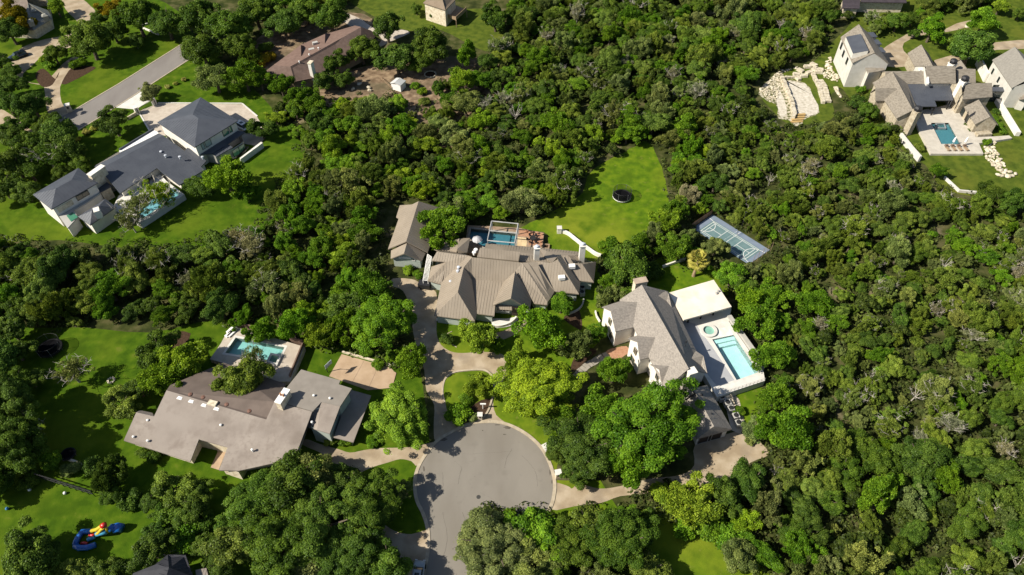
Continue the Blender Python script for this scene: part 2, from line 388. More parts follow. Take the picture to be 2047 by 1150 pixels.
def hip(parent, t, cs, rs, ze, zr, rm, wm, ins=.5, z0=0.0, rib=0.0, thick=.22, wtop=None):
    # cs: four eave corners in order; rs: ridge ends, rs[0] nearest the side cs[0]-cs[1], rs[1] nearest cs[2]-cs[3]
    pts = {f'c{i}': (*c, ze) for i, c in enumerate(cs)}; pts['r0'] = (*rs[0], zr)
    if len(rs) > 1:
        pts['r1'] = (*rs[1], zr); F = [('c0','c1','r0'), ('c1','c2','r1','r0'), ('c2','c3','r1'), ('c3','c0','r0','r1')]
    else: F = [('c0','c1','r0'), ('c1','c2','r0'), ('c2','c3','r0'), ('c3','c0','r0')]
    ro, V = roof(parent, pts, F, rm, t, thick, rib)
    q = inset([V[f'c{i}'] for i in range(4)], ins)
    wo_, sg = walls(parent, q, wtop or ze - .03, wm, z0)
    return ro, wo_, sg, V
def window(parent, seg, px, py, w_, h_, glass=GLASS, frame=None, name='window', bars=1, zc=None):
    frame = frame or WHITEP
    a, b = seg; c = on_wall(px, py, a, b)
    if zc is not None: c.z = zc
    u = (b-a).normalized(); n = Vector((u.y, -u.x, 0))
    if n.dot(Vector((0,0,CAM_H)) - c) < 0: n = -n
    up = Vector((0,0,1))
    def bx(m, u0, u1, v0, v1, d0, d1):
        pts = [c + u*uu + up*vv + n*dd for dd in (d0, d1) for uu, vv in ((u0,v0),(u1,v0),(u1,v1),(u0,v1))]
        m.add(pts, [(3,2,1,0),(4,5,6,7),(0,1,5,4),(1,2,6,5),(2,3,7,6),(3,0,4,7)])
    m = MB(); f = .09; W, H = w_/2, h_/2
    bx(m, -W-f, W+f, -H-f, -H, -.02, .09); bx(m, -W-f, W+f, H, H+f, -.02, .09); bx(m, -W-f, -W, -H, H, -.02, .09); bx(m, W, W+f, -H, H, -.02, .09)
    for i in range(bars):
        x = -W + w_*(i+1)/(bars+1); bx(m, x-.035, x+.035, -H, H, -.02, .08)
    o = m.build(name, frame, parent)
    g = MB(); bx(g, -W, W, -H, H, -.02, .03); g.build('pane', glass, o)
    return o
def blk(parent, name, p, size, mat, rz=0.0, taper=1.0):          # a box whose base centre stands at p
    ca, sa = math.cos(rz), math.sin(rz); v = []
    for k, s in ((0, 1), (size[2], taper)):
        for a, b in ((-1,-1),(1,-1),(1,1),(-1,1)):
            x, y = a*size[0]/2*s, b*size[1]/2*s; v.append((p[0]+x*ca-y*sa, p[1]+x*sa+y*ca, p[2]+k))
    return mk(name, v, [(3,2,1,0),(4,5,6,7),(0,1,5,4),(1,2,6,5),(2,3,7,6),(3,0,4,7)], mat, parent)
def chimney(parent, px, py, z, top, size, mat, rz=0.0, cap=None, capmat=None):
    p = P(px, py, top); c = blk(parent, 'chimney', (p.x, p.y, z), (size[0], size[1], top-z), mat, rz)
    blk(c, 'chimney_cap', (p.x, p.y, top-.05), (size[0]+.22, size[1]+.22, .2), capmat or mat, rz)
    if cap == 'pots':
        for s in (-.25, .25):
            MB().lathe((p.x+s*math.cos(rz)*size[0], p.y+s*math.sin(rz)*size[0], top+.15), [(.2,0),(.17,.5),(.2,.55)], 8).build('chimney_pot', BRICKP, c)
    if cap == 'dome':
        MB().lathe((p.x, p.y, top+.15), [(size[0]*.62,0),(size[0]*.66,.75),(size[0]*.42,1.15),(.12,1.3)], 6).build('chimney_cowl', BLACKMETAL, c)
    if cap == 'steel':
        MB().lathe((p.x, p.y, top+.15), [(.3,0),(.3,.35),(.42,.4),(.4,.5),(.05,.6)], 10).build('chimney_cowl', plain('galvanised', (.5,.52,.56), rough=.35), c)
    return c
def vent(parent, px, py, z, r=.22, h=.5, mat=None, name='roof_vent'):
    p = P(px, py, z); return MB().lathe((p.x, p.y, z-.4), [(r*.8,0),(r*.8,h+.2),(r*1.25,h+.22),(r*1.15,h+.36),(r*.2,h+.45)], 8).build(name, mat or WHITEP, parent)
# ================================================================== the setting
mk('ground', [(-1500,-900,0),(1500,-900,0),(1500,2400,0),(-1500,2400,0)], [(0,1,2,3)], FLOOR)['kind'] = 'structure'
# lawns
sheet('lawn', [(-90,640),(60,655),(170,655),(300,665),(430,640),(560,660),(690,690),(780,700),(830,700),(860,900),(850,1010),(860,1070),(840,1260),(500,1280),(150,1300),(-150,1300),(-190,900)], LAWN3, 0.0040, sm=3)
sheet('lawn.001', [(-60,-20),(150,-40),(330,5),(380,60),(430,110),(520,190),(570,250),(610,300),(590,360),(540,430),(480,470),(380,500),(240,495),(120,480),(-60,470),(-150,300)], LAWN3, 0.0052, sm=3)
sheet('lawn.002', [(1293,282),(1316,315),(1330,360),(1335,420),(1322,455),(1290,480),(1230,500),(1195,520),(1205,600),(1190,680),(1110,700),(1090,560),(1095,470),(1040,462),(1060,445),(1120,415),(1165,385),(1180,345),(1220,318),(1260,298)], LAWN, 0.0064, sm=4, ragged=.25)
sheet('lawn.003', [(860,640),(1200,600),(1215,660),(1160,720),(1100,790),(1130,860),(1110,960),(1200,960),(1250,1040),(1330,1010),(1560,1160),(1560,1280),(1230,1280),(1080,1120),(1000,1000),(960,830),(870,720)], LAWN, 0.0076, sm=2)
sheet('lawn.004', [(1310,520),(1345,515),(1420,530),(1460,560),(1440,600),(1330,600),(1290,560)], LAWN, 0.0088, sm=3)
sheet('lawn.005', [(1468,790),(1530,775),(1540,810),(1500,850),(1475,840)], LAWN, 0.0100, sm=3)
sheet('lawn.006', [(690,-15),(860,-30),(905,15),(980,20),(1010,60),(985,100),(950,95),(880,60),(820,62),(760,40)], LAWN2, 0.0112, sm=4)
sheet('lawn.007', [(1600,150),(1640,110),(1690,60),(1800,-30),(2150,-30),(2150,420),(2000,400),(1890,380),(1850,330),(1790,290),(1735,240),(1700,200),(1680,175),(1660,190),(1590,230),(1550,170)], LAWN2, 0.0124, sm=3)
# bare garden ground, gravel pad, mulch beds
sheet('garden_soil', [(640,165),(700,140),(790,125),(880,115),(960,115),(1000,130),(1060,125),(1080,140),(1030,170),(1010,220),(1000,280),(940,330),(850,290),(760,260),(700,230),(650,210)], SOIL, .016, sm=4, ragged=.3)
sheet('garden_soil.001', [(540,60),(700,25),(745,50),(660,100),(560,130),(520,150),(500,110)], SOIL, .017, sm=3)
sheet('bare_slope', [(1520,190),(1545,160),(1575,140),(1600,138),(1640,150),(1665,210),(1660,240),(1600,250),(1570,245),(1548,225)], LAWN2, .018, sm=3)
sheet('gravel_pad', [(610,430),(905,480),(960,520),(1040,650),(1130,860),(1010,940),(790,930),(700,640),(660,440)], GRAVEL, .024, sm=3, t=TP, ragged=.1)
sheet('gravel_strip', [(540,560),(600,640),(650,760),(665,920),(590,970),(545,860),(520,680)], GRAVEL, .025, sm=3, t=TP, ragged=.12)
for mi, (pts, t) in enumerate((([(270,560),(330,520),(420,600),(450,540),(400,640),(330,660),(285,620)], TR1), ([(470,620),(560,500),(700,505),(720,520),(640,570),(540,620),(490,640)], TR1),
               ([(1080,745),(1010,900),(975,930),(860,960),(800,985),(690,990),(840,880),(880,780),(980,720)], TD), ([(750,60),(860,60),(800,150),(780,130)], TL),
               ([(300,400),(430,340),(470,420),(480,560),(430,560),(280,460)], TM), ([(650,820),(560,900),(400,1040),(350,1000),(430,830),(560,780)], TM))):
    sheet('mulch_bed', pts, MULCH, .026+mi*.001, sm=3, t=t)
# the cul-de-sac
LEFT = [TS(*q) for q in [(1090,88),(960,100),(850,150),(740,215),(660,310),(615,385),(592,460),(590,540),(605,620),(640,690),(668,770),(682,850),(680,950),(665,1050),(645,1140),(600,1300),(560,1500)]]
RIGHT = [TS(*q) for q in [(1090,88),(1160,95),(1250,125),(1350,185),(1430,262),(1475,340),(1505,420),(1520,500),(1515,575),(1495,650),(1440,740),(1340,820),(1220,890),(1130,970),(1085,1060),(1065,1140),(1040,1300),(1000,1500)]]
L_ = smoothpx(LEFT, 5, False); Rr = smoothpx(RIGHT, 5, False)
mk('road', [P(a, b, .036) for a, b in L_ + Rr[::-1][:-1]], [tuple(range(len(L_)+len(Rr)-1))], ROAD)['kind'] = 'structure'
def strip(name, px, w_, h_, mat, z=0.0, closed=False, side=1, parent=None):      # a raised strip along a line, to one side of it
    p = [P(a, b, z) for a, b in px]; n = len(p); q = []
    for i in range(n):
        a = p[(i-1) % n] if closed else p[max(i-1, 0)]; b = p[(i+1) % n] if closed else p[min(i+1, n-1)]
        d = V2(b)-V2(a); d.normalize(); q.append(Vector((p[i].x - d.y*w_*side, p[i].y + d.x*w_*side, z)))
    v = [(a.x, a.y, z-.02) for a in p] + [(a.x, a.y, z+h_) for a in p] + [(a.x, a.y, z+h_) for a in q] + [(a.x, a.y, z-.02) for a in q]; f = []
    for i in range(n if closed else n-1):
        j = (i+1) % n; f += [(i, j, n+j, n+i), (n+i, n+j, 2*n+j, 2*n+i), (2*n+i, 2*n+j, 3*n+j, 3*n+i)]
    if not closed: f += [(0, n, 2*n, 3*n), (n-1, 2*n-1, 3*n-1, 4*n-1)]
    return mk(name, v, f, mat, parent)
strip('kerb', L_, .6, .12, KERB, side=-1)['kind'] = 'structure'
strip('kerb.001', Rr, .6, .12, KERB, side=1)['kind'] = 'structure'
CRACK = plain('tar_crack', (.09,.08,.068), rough=.9)
for k, pts in enumerate([[(840,345),(895,385),(885,440),(870,500)],[(1235,255),(1200,330),(1185,400)],[(705,620),(760,560),(775,480),(760,430)],[(1010,560),(1090,600),(1160,640)],[(900,700),(930,800),(900,900)],[(1300,300),(1400,420),(1420,520)],
                         [(800,250),(900,290),(1050,300),(1250,280)],[(760,700),(800,860),(780,1000)]]):
    pp = smoothpx([TS(a+random.uniform(-8,8), b+random.uniform(-8,8)) for a, b in pts], 6, False)
    pp = [(a+random.uniform(-.5,.5), b+random.uniform(-.4,.4)) for a, b in pp]
    w0 = [P(a, b, .0405) for a, b in pp]; w1 = [P(a+random.uniform(.3,.6), b+.15, .0405) for a, b in pp]; n = len(pp)
    mk('road_crack', w0+w1, [(i, i+1, n+i+1, n+i) for i in range(n-1)], CRACK, bpy.data.objects['road'])
mh = TS(1012,593); p_ = P(*mh, .022)
tag(MB().lathe((p_.x, p_.y, .0405), [(.38,0),(.38,.012),(.3,.016)], 16).build('manhole_cover', plain('iron', (.05,.048,.045))), 'round dark manhole cover in the middle of the turning circle', 'manhole')
# drives
sheet('driveway', [(872,884),(867,850),(868,810),(852,780),(848,740),(838,712),(826,665),(821,620),(806,582),(785,572),(785,557),(822,558),(840,566),(872,585),(873,640),(873,668),(882,690),(902,703),(925,706),(952,704),(976,704),(1003,708),(1018,725),(1012,750),(1000,772),(986,800),(992,830),(1014,850),(962,850),(905,860)], CONC, 0.0167, sm=3)
sheet('driveway.001', [(880,884),(866,884),(820,894),(760,896),(728,900),(700,905),(676,898),(640,888),(612,878),(606,890),(640,905),(665,925),(668,950),(690,985),(725,1040),(755,1085),(790,1150),(846,1160),(858,1085),(856,1060),(822,1068),(790,1062),(760,1040),(725,995),(702,962),(720,946),(745,934),(775,925),(800,918),(822,922),(838,930)], CONC, 0.0174, sm=3)
sheet('driveway.002', [(1106,968),(1135,972),(1143,977),(1152,970),(1165,969),(1200,977),(1240,972),(1300,957),(1360,950),(1388,930),(1390,888),(1453,868),(1478,864),(1505,876),(1524,888),(1536,910),(1500,925),(1462,960),(1440,977),(1385,972),(1335,968),(1290,987),(1240,992),(1200,1006),(1150,1012),(1100,1018)], CONC, 0.0181, sm=3)
sheet('walkway', [(951,707),(954,694),(958,686),(966,686),(966,696),(967,707)], CONC, 0.0188, sm=2)
sheet('walkway.001', [(985,668),(1005,662),(1030,650),(1042,635),(1058,622),(1062,632),(1052,650),(1030,668),(1000,680)], CONC, 0.0195, sm=3)
sheet('walkway.002', [(1215,700),(1232,695),(1252,692),(1258,705),(1225,722),(1205,715)], BRICKP, 0.0202, sm=2)
sheet('service_walk', [(1466,785),(1478,800),(1490,850),(1480,868),(1462,860),(1448,800)], PAVER, 0.0209)
# top-left street and drives
ST_L = [TR1(*q) for q in [(100,1180),(300,985),(420,905),(560,840),(900,640),(1330,368),(1420,310)]]; ST_R = [TR1(*q) for q in [(1560,370),(1440,445),(1010,725),(710,915),(540,1015),(400,1110),(250,1250)]]
sheet('street', [p for p in ST_L + ST_R], ROAD2, .0335)
strip('kerb.002', ST_L, .35, .1, KERB, side=1)['kind'] = 'structure'; strip('kerb.003', ST_R, .35, .1, KERB, side=1)['kind'] = 'structure'
sheet('driveway.003', [(430,905),(375,880),(345,780),(335,660),(280,640),(190,620),(120,570),(80,500),(120,400),(200,345),(330,300),(470,275),(560,240),(590,170),(520,100),(480,40),(470,-20),(600,-20),(690,50),(725,90),(720,160),(660,280),(560,350),(480,370),(360,390),(300,440),(240,500),(175,560),(190,610),(290,635),(370,600),(470,490),(560,430),(620,460),(560,520),(500,580),(455,660),(465,770),(500,820),(540,850)], CONC, 0.0216, sm=2, t=TR1)
sheet('driveway.004', [(-20,820),(100,880),(220,975),(290,990),(300,1040),(200,1120),(120,1180),(60,1060),(-20,930)], CONC, 0.0223, sm=2, t=TR1)
sheet('driveway.005', [(870,815),(1065,685),(1150,760),(1030,830)], WHITEC, 0.0230, t=TR1)
sheet('motor_court', [(1035,850),(1195,785),(1830,790),(1945,880),(1990,960),(2040,1000),(1960,1110),(1800,1080),(1250,1030),(1145,1000),(1105,930),(1070,860)], PAVER, 0.0237, t=TR1)
for a, b in (((1195,785),(1830,788)), ((1830,788),(1945,885)), ((1145,1000),(1068,868))):
    strip('kerb.004', [TR1(*a), TR1(*b)], .4, .12, WHITEC, side=1)['kind'] = 'structure'
sheet('driveway.006', [(700,90),(690,140),(760,200),(860,230),(930,240),(1000,300),(930,390),(1000,350),(1100,300),(1210,250),(1150,225),(1060,240),(930,210),(850,150),(760,110)], PAVER, 0.0244, sm=2, t=TR2)
# top-right drives
sheet('driveway.007', [(1645,150),(1560,170),(1480,210),(1400,230),(1290,205),(1180,260),(1060,330),(1010,380),(1020,440),(1060,480),(1200,480),(1230,420),(1180,370),(1180,310),(1290,260),(1400,240),(1500,230),(1620,200),(1700,160),(1720,130)], CONC, 0.0251, sm=2, t=TR4)
sheet('driveway.008', [(2100,290),(1900,300),(1780,320),(1650,370),(1400,435),(1430,500),(1560,470),(1700,400),(1850,360),(2100,350)], CONC, 0.0258, sm=2, t=TR4)
# garden island with its kerb wall
isl = smoothpx([TD(*q) for q in [(625,790),(605,690),(620,590),(660,540),(730,505),(850,490),(960,485),(1020,500),(1065,545),(1082,620),(1080,690),(1065,750),(1030,860),(985,930),(960,950),(880,970),(790,1000),(730,1020),(690,960),(640,860)]], 3)
mk('island_lawn', [P(a, b, .14) for a, b in isl], [tuple(range(len(isl)))], LAWN)['kind'] = 'structure'
tag(strip('island_kerb', isl[:42], .35, .22, KERB, side=1), 'pale curved kerb wall around the planted driveway island', 'kerb wall')
sheet('mulch_bed', [(1075,755),(1030,870),(985,935),(950,950),(860,970),(790,1000),(735,1015),(680,950),(760,900),(860,840),(960,770)], MULCH, .15, sm=2, t=TD)
strip('bed_edging', smoothpx([TD(*q) for q in [(735,260),(660,215),(630,180),(640,140),(690,112)]], 4, False), .12, .12, KERB)['kind'] = 'structure'
RUBBLE = mat('rubble', [(.085,.095,.03),(.34,.30,.21),(.50,.45,.35)], scale=1.3, detail=8, rough=1, spec=.05, bump=.5, bscale=4, lo=.42, hi=.6)
sheet('rubble_slope', [(590,330),(560,300),(480,360),(420,430),(330,500),(265,580),(280,650),(400,740),(520,800),(560,980),(690,1010),(760,1080),(860,1080),(940,980),(1090,930),(1130,860),(1060,700),(960,500),(800,440),(660,420)], RUBBLE, .0215, sm=3, t=TP, ragged=.3)
STAIN = mat('road_stain', [(.085,.074,.06),(.13,.114,.094)], scale=2, detail=6, rough=.9, spec=.1)
for k, (X, Y, w_, h_) in enumerate([(1212,118,32,12),(1190,166,14,5),(1140,100,22,5),(1500,425,6,22),(1512,490,5,18),(640,400,8,20),(1040,140,7,4),(770,200,30,14)]):
    pts = [(X + w_*math.cos(j*.524)*random.uniform(.6,1.1), Y + h_*math.sin(j*.524)*random.uniform(.6,1.1)) for j in range(12)]
    mk('road_stain', [P(*TS(*q), .0395+k*.0001) for q in pts], [tuple(range(12))], STAIN, bpy.data.objects['road'])
# ================================================================== centre house: tan standing-seam roofs
gz = P(1010,585,0); H = thing('metal_roof_house', 'sprawling house with tan standing-seam metal roofs at the centre', 'house', (gz.x, gz.y, 0))
rb = .62
ro1, V = roof(H, {'a':(200,940,3.0),'b':(785,1020,3.0),'c':(540,605,6.9),'d':(628,245,None),'e':(745,105,None),'e2':(690,82,None),'f':(330,430,None),'g':(300,490,3.0),
   'q':(740,420,None),'s':(815,915,3.0),
   'k':(105,440,3.0),'h':(240,25,None),'i':(160,240,3.0),'j':(375,172,None),'hl':(165,150,None)},
  [('a','c','d','e','e2','f','g'), ('a','b','c'), ('b','s','q','d','c'), ('g','f','e2','h','hl','j','k'), ('k','j','i')], TANMETAL, T2, rib=rb)
print('B1', {k: round(v.z,1) for k, v in V.items()})
ze_ = V['e'].z
roM, VM = roof(H, {'e':(745,105,ze_),'x':(280,290,None,T3),'q':(740,420,4.6),'y':(1200,455,4.6),'z':(195,395,None,T3),'d':(630,245,V['d'].z)},
  [('e','x','z','y','q'), ('e','d','q')], TANMETAL, T2, rib=rb)
print('BM', {k: round(v.z,1) for k, v in VM.items()})
roL, VL = roof(H, {'q':(740,420,4.6),'y':(1200,455,4.6),'s':(818,915,3.0),'t':(1065,945,3.0),'u':(1090,690,None)}, [('q','y','u','t','s')], TANMETAL, T2, rib=rb)
# entry gable
roof(H, {'r0':(190,400,7.2),'r1':(135,745,7.2),'e1':(378,890,3.4),'e0':(402,745,3.4),'l1':(1035,795,3.4,T2),'l0':(1200,455,4.6,T2)},
     [('r0','r1','e1','e0'), ('r0','l0','l1','r1')], TANMETAL, T3, rib=rb)
ex = VM['x'].z
roof(H, {'z':(195,395,VM['z'].z),'x':(278,292,ex),'x2':(350,285,ex),'v':(605,795,3.2),'v2':(600,828,2.9),'w':(435,812,2.9),'o':(402,745,None)}, [('x','z','w','v2','v')], TANMETAL, T3, rib=rb)
roof(H, {'x':(278,290,ex),'x2':(350,285,ex),'v':(605,792,3.2),'v3':(640,745,3.2),'d1':(460,275,ex),'d2':(695,655,3.2)}, [('x','x2','v3','v'), ('x2','d1','d2','v3')], TANMETAL, T3, rib=rb)
roof(H, {'d1':(460,275,7.2),'d2':(695,655,3.2),'n1':(660,292,None),'n2':(732,245,None),'f1':(1005,690,3.2),'g0':(730,200,None),'g1':(775,195,None),'g2':(988,515,None),'g3':(1025,532,3.2)},
     [('d1','n1','n2','f1','d2'), ('n2','g0','g1','g2','g3','f1')], TANMETAL, T3, rib=rb)
roof(H, {'g1':(775,195,6.8),'g2':(985,515,3.4),'p1':(870,200,None),'p2':(935,298,None),'p3':(1050,310,None),'p4':(1195,540,3.0),'p5':(1225,278,3.0),'p6':(1110,250,3.2),'p7':(1018,186,None),'p8':(880,205,None)},
     [('g1','p1','p2','p3','p4','g2'), ('p3','p4','p5'), ('p2','p3','p5','p6'), ('p2','p6','p8','p7')][:2] + [('p2','p3','p5')], TANMETAL, T3, rib=rb)
roof(H, {'a':(880,205,5.4),'b':(1018,186,4.2),'c':(1112,252,3.2),'d':(938,297,4.4)}, [('a','b','c','d')], TANMETAL, T3, rib=rb)
# back wings
roof(H, {'a':(290,478,6.4),'b':(875,540,6.4),'c':(852,672,6.4),'d':(245,612,6.4)}, [('a','b','c','d')], TANMETAL, T4, rib=rb, thick=1.2)
roof(H, {'a':(375,415,3.2),'b':(1180,480,3.2),'c':(1760,540,3.2),'d':(1720,590,4.2),'e':(1430,600,4.6),'f':(1330,690,5.0),'g':(870,680,5.0),'h':(560,520,4.2),'i':(360,480,4.0)}, [('a','b','c','d','e','f','g','h','i')], TANMETAL, T4, rib=rb)
roof(H, {'a':(1160,490,3.6),'b':(1260,525,4.4),'c':(1430,600,4.8),'d':(1340,705,5.4),'e':(1230,610,5.0)}, [('a','b','c','d','e')], TANMETAL, T4, rib=0)
roof(H, {'a':(1220,670,3.6),'b':(1395,665,3.6),'c':(1345,905,3.6),'d':(1205,915,3.9),'e':(1180,850,4.8)}, [('a','b','c','d','e')], TANMETAL, T1)
roof(H, {'a':(1220,670,4.0),'e':(1180,860,4.0),'f':(1170,900,3.4),'g':(840,850,3.0),'h':(870,770,3.0)}, [('a','e','f','g','h')], TANMETAL, T1)
roof(H, {'a':(800,850,3.0),'b':(1180,905,3.0),'c':(1420,965,5.4),'d':(1180,930,5.2),'e':(890,890,4.6)}, [('a','b','c','d','e')], TANMETAL, T1, rib=rb)
# walls under the eaves
def wl(pts, t, tops, m, z0=0., par=None, ins=.5):
    q = inset([P(*t(*p), tops) for p in pts], ins); return walls(par or H, q, tops+.15, m, z0)
w1, s1 = wl([(110,440),(300,490),(200,940),(785,1020),(815,915),(1060,945),(1090,690),(1400,420),(700,90),(240,60)], T2, 2.85, SAGE)
w2, s2 = wl([(0,795),(375,890),(400,745),(435,812),(600,828),(640,745),(695,655),(1005,690),(1020,535),(1195,540),(1222,280),(1000,200),(300,250),(20,350)], T3, 2.9, SAGE)
w3, s3 = wl([(375,420),(1180,482),(1840,560),(1840,660),(870,680),(250,640)], T4, 2.9, CREAM)
w4, s4 = wl([(1220,675),(1390,668),(1345,900),(840,850),(870,775)], T1, 2.7, SAGE)
# entry gable wall
A = P(*T2(1060,805), 3.3); B = P(*T3(365,880), 3.3); ap = P(*T3(135,755), 6.9)
mk('gable_wall', [(A.x, A.y+.9, 0),(B.x, B.y+.9, 0),(B.x, B.y+.9, 3.3),(ap.x, (A.y+B.y)/2+.9, 6.7),(A.x, A.y+.9, 3.3)], [(0,1,2,3,4)], SAGE, H)
mk('porch_opening', [(B.x-3.6, B.y+.86, 0),(B.x-.7, B.y+.86, 0),(B.x-.7, B.y+.86, 2.9),(B.x-3.6, B.y+.86, 2.9)], [(0,1,2,3)], plain('dark_door', (.05,.035,.03)), H)
roof(H, {'a':(1095,790,3.0),'b':(1320,795,3.0),'c':(1320,865,2.5),'d':(1100,850,2.5)}, [('a','b','c','d')], TANMETAL, T2, thick=.15, rib=.5, name='awning')
for k in range(4): window(H, s1[2] if False else (P(*T2(205,962),0), P(*T2(785,1045),0)), *T2(452+k*33, 1012), .42, 1.3, zc=1.75, bars=0)
strip('stone_base', [TX(*T2(232,1020)), TX(*T2(790,1072))], .25, .6, STUCCO, side=1, parent=H)
for k in range(5): window(H, (P(*T2(820,975),0), P(*T2(1070,1000),0)), *T2(840+k*48, 950), .7, 1.3, zc=1.7, bars=0)
for k in range(4): window(H, (P(*T2(1100,925),0), P(*T2(1390,960),0)), *T2(1120+k*45, 875), .6, 1.1, zc=1.9, bars=0)
for k in range(5): window(H, (P(*T3(420,880),0), P(*T3(600,890),0)), *T3(440+k*35, 845), .55, 1.5, zc=1.8, bars=0)
for k in range(3): window(H, (P(*T3(1040,610),0), P(*T3(1180,615),0)), *T3(1075+k*32, 570), .5, 1.2, zc=1.9, bars=0)
chimney(H, *T4(1120,478), 3, 8.6, (1.15,.9), STUCCO, .1, 'steel'); chimney(H, *T4(1790,445), 0, 8.2, (1.2,.95), STUCCO, .1, 'steel')
for X, Y, t, z in ((552,258,T2,6.6),(540,312,T2,6.2),(437,462,T2,4.6)): vent(H, *t(X,Y), z, .3, .45, plain('galvanised',(.5,.52,.56)))
for X, Y, z in ((915,338,5.6),(785,482,5.5)):
    p = P(*T3(X,Y), z); blk(H, 'skylight', (p.x, p.y, z-.35), (1.35,.95,.75), WHITEP, .1)
for X, Y in ((228,522),(205,560)):
    vent(H, *T4(X,Y), 4.8, .4, .5, WHITEP)
# round porch terrace
p = P(*T2(1180,1035)); q = smoothpx([T2(*a) for a in [(1040,985),(1240,985),(1390,960),(1400,1010),(1320,1080),(1200,1110),(1080,1115),(1030,1060)]], 3)
mk('porch_terrace', [P(a, b, .1) for a, b in q], [tuple(range(len(q)))], WHITEC, H)
strip('porch_wall', smoothpx([T2(*a) for a in [(1030,1100),(1110,1122),(1220,1105),(1320,1060),(1390,990)]], 4, False), .35, .75, STUCCO, side=1, parent=H)
# side arbour beside the left wall
ar = thing('slatted_arbour', 'narrow pale slatted arbour along the left wall of the tan metal roof house', 'arbour', P(*T2(80,300),0))
a0 = P(*T2(105,60),2.6); a1 = P(*T2(40,430),2.6); b0 = P(*T2(165,100),2.6); b1 = P(*T2(110,440),2.6)
for i in range(22):
    k = i/21; MB().tube([a0.lerp(a1,k), b0.lerp(b1,k)], .07, 4).build('slat', WHITEP, ar)
for e in (a0, a1, b0, b1): MB().tube([(e.x,e.y,0), e - Vector((0,0,.05))], .09, 6).build('post', WHITEP, ar)
MB().tube([a0-Vector((0,0,.12)), a1-Vector((0,0,.12))], .08, 4).build('rail', WHITEP, ar); MB().tube([b0-Vector((0,0,.12)), b1-Vector((0,0,.12))], .08, 4).build('rail', WHITEP, ar)

# detached garage
g0 = P(*T1(330,700),0); G = thing('garage', 'detached garage with long tan gable roof left of the centre house', 'garage', (g0.x, g0.y, 0))
roof(G, {'r0':(548,62,6.3),'r1':(345,722,6.3),'e1':(45,848,3.3),'x1':(222,345,None),'x2':(180,320,None),'x3':(240,128,None),'x4':(440,115,None),'m0':('m','r0','r1','x3'),'m1':('m','r0','r1','e1')},
     [('r0','r1','e1','x1','x2','x3','x4'), ('r0','m0','m1','r1')], TANMETAL, T1, rib=.75)
ro, V = roof(G, {'r0':(358,742,5.7),'r1':(308,918,5.7),'e1':(90,1003,2.9),'e0':(95,872,2.9),'m0':('m','r0','r1','e0'),'m1':('m','r0','r1','e1')}, [('r0','r1','e1','e0'), ('r0','m0','m1','r1')], TANMETAL, T1, rib=.75)
e1, m1 = V['e1'], V['m1']; r1 = V['r1']; r0 = P(*T1(548,62),6.0); bk = r0-r1; bk.z = 0
q = inset([e1, m1, m1+bk*.95, e1+bk*.95], .45); am = (q[0]+q[1])/2; bm_ = (q[2]+q[3])/2
wg, sg = walls(G, [q[0], am, q[1], q[2], bm_, q[3]], [2.95,5.4,2.95,2.95,5.4,2.95], SAGE)
window(G, (Vector((q[0].x,q[0].y,0)), Vector((q[1].x,q[1].y,0))), *T1(330,1030), 2.6, .35, bars=0, glass=WHITEP, zc=3.0)
window(G, (Vector((q[0].x,q[0].y,0)), Vector((q[1].x,q[1].y,0))), *T1(470,1050), .5, .5, bars=0, zc=2.6)

# ================================================================== right house: grey shingles, white stucco, flat pavilion
gz = P(1310,690,0); D = thing('stucco_house', 'white stucco house with steep grey shingle gables beside the bright turquoise pool', 'house', (gz.x, gz.y, 0))
ZR, ZE = 9.2, 5.6
roD, VD = roof(D, {'r0':(668,140,ZR,T5),'r1':(985,625,ZR),'e0':(350,355,ZE,T5),'e1':(645,915,ZE),'f0':(1045,235,5.0,T5),'f1':(1245,690,5.0)}, [('r0','r1','e1','e0'), ('r0','f0','f1','r1')], GREYSH, T6)
q = inset([VD['e0'], VD['e1'], VD['f1'], VD['f0']], .55); a1 = (q[1]+q[2])/2; a0 = (q[0]+q[3])/2
rd = (V2(VD['r1'])); u1 = (q[1]-q[2]); tt_ = 0.42
a1 = q[1].lerp(q[2], .48); a0 = q[0].lerp(q[3], .48)
wD, sD = walls(D, [q[0], q[1], a1, q[2], q[3], a0], [5.7,5.7,8.8,5.2,5.2,8.8], STUCCO)
def dormer(t, r0, r1, en0, en1, es0, es1, zr, ze, base=0., win=()):
    # r0 ridge back, r1 ridge at the face; en*, es* eaves on either side (back, face)
    ro, V = roof(D, {'r0':(*r0,zr),'r1':(*r1,zr),'a0':(*en0,ze),'a1':(*en1,ze),'b0':(*es0,ze),'b1':(*es1,ze)}, [('r0','r1','a1','a0'), ('r0','b0','b1','r1')], GREYSH, t, thick=.2)
    A, B, Rg = V['a1'], V['b1'], V['r1']; back = (V['r0']-V['r1']); back.z = 0; back.normalize()
    A, B, Rg = A + back*.35, B + back*.35, Rg + back*.35
    d = (B-A); d.z = 0; d.normalize(); A = A + d*.35; B = B - d*.35
    L = 5.0
    mk('wall', [(A.x,A.y,base),(B.x,B.y,base),(B.x,B.y,ze+.05),(Rg.x,Rg.y,zr-.25),(A.x,A.y,ze+.05), (A.x+back.x*L,A.y+back.y*L,base),(B.x+back.x*L,B.y+back.y*L,base),(B.x+back.x*L,B.y+back.y*L,ze+.05),(A.x+back.x*L,A.y+back.y*L,ze+.05)],
       [(0,1,2,3,4), (1,6,7,2), (5,0,4,8)], STUCCO, D)
    for f, z, w_, h_ in win:
        s = (Vector((A.x,A.y,0)), Vector((B.x,B.y,0))); c = s[0].lerp(s[1], f); pxp = proj(c.x, c.y, z)
        window(D, s, pxp[0], pxp[1], w_, h_, frame=plain('taupe_frame',(.36,.31,.22)), bars=1)
    return V
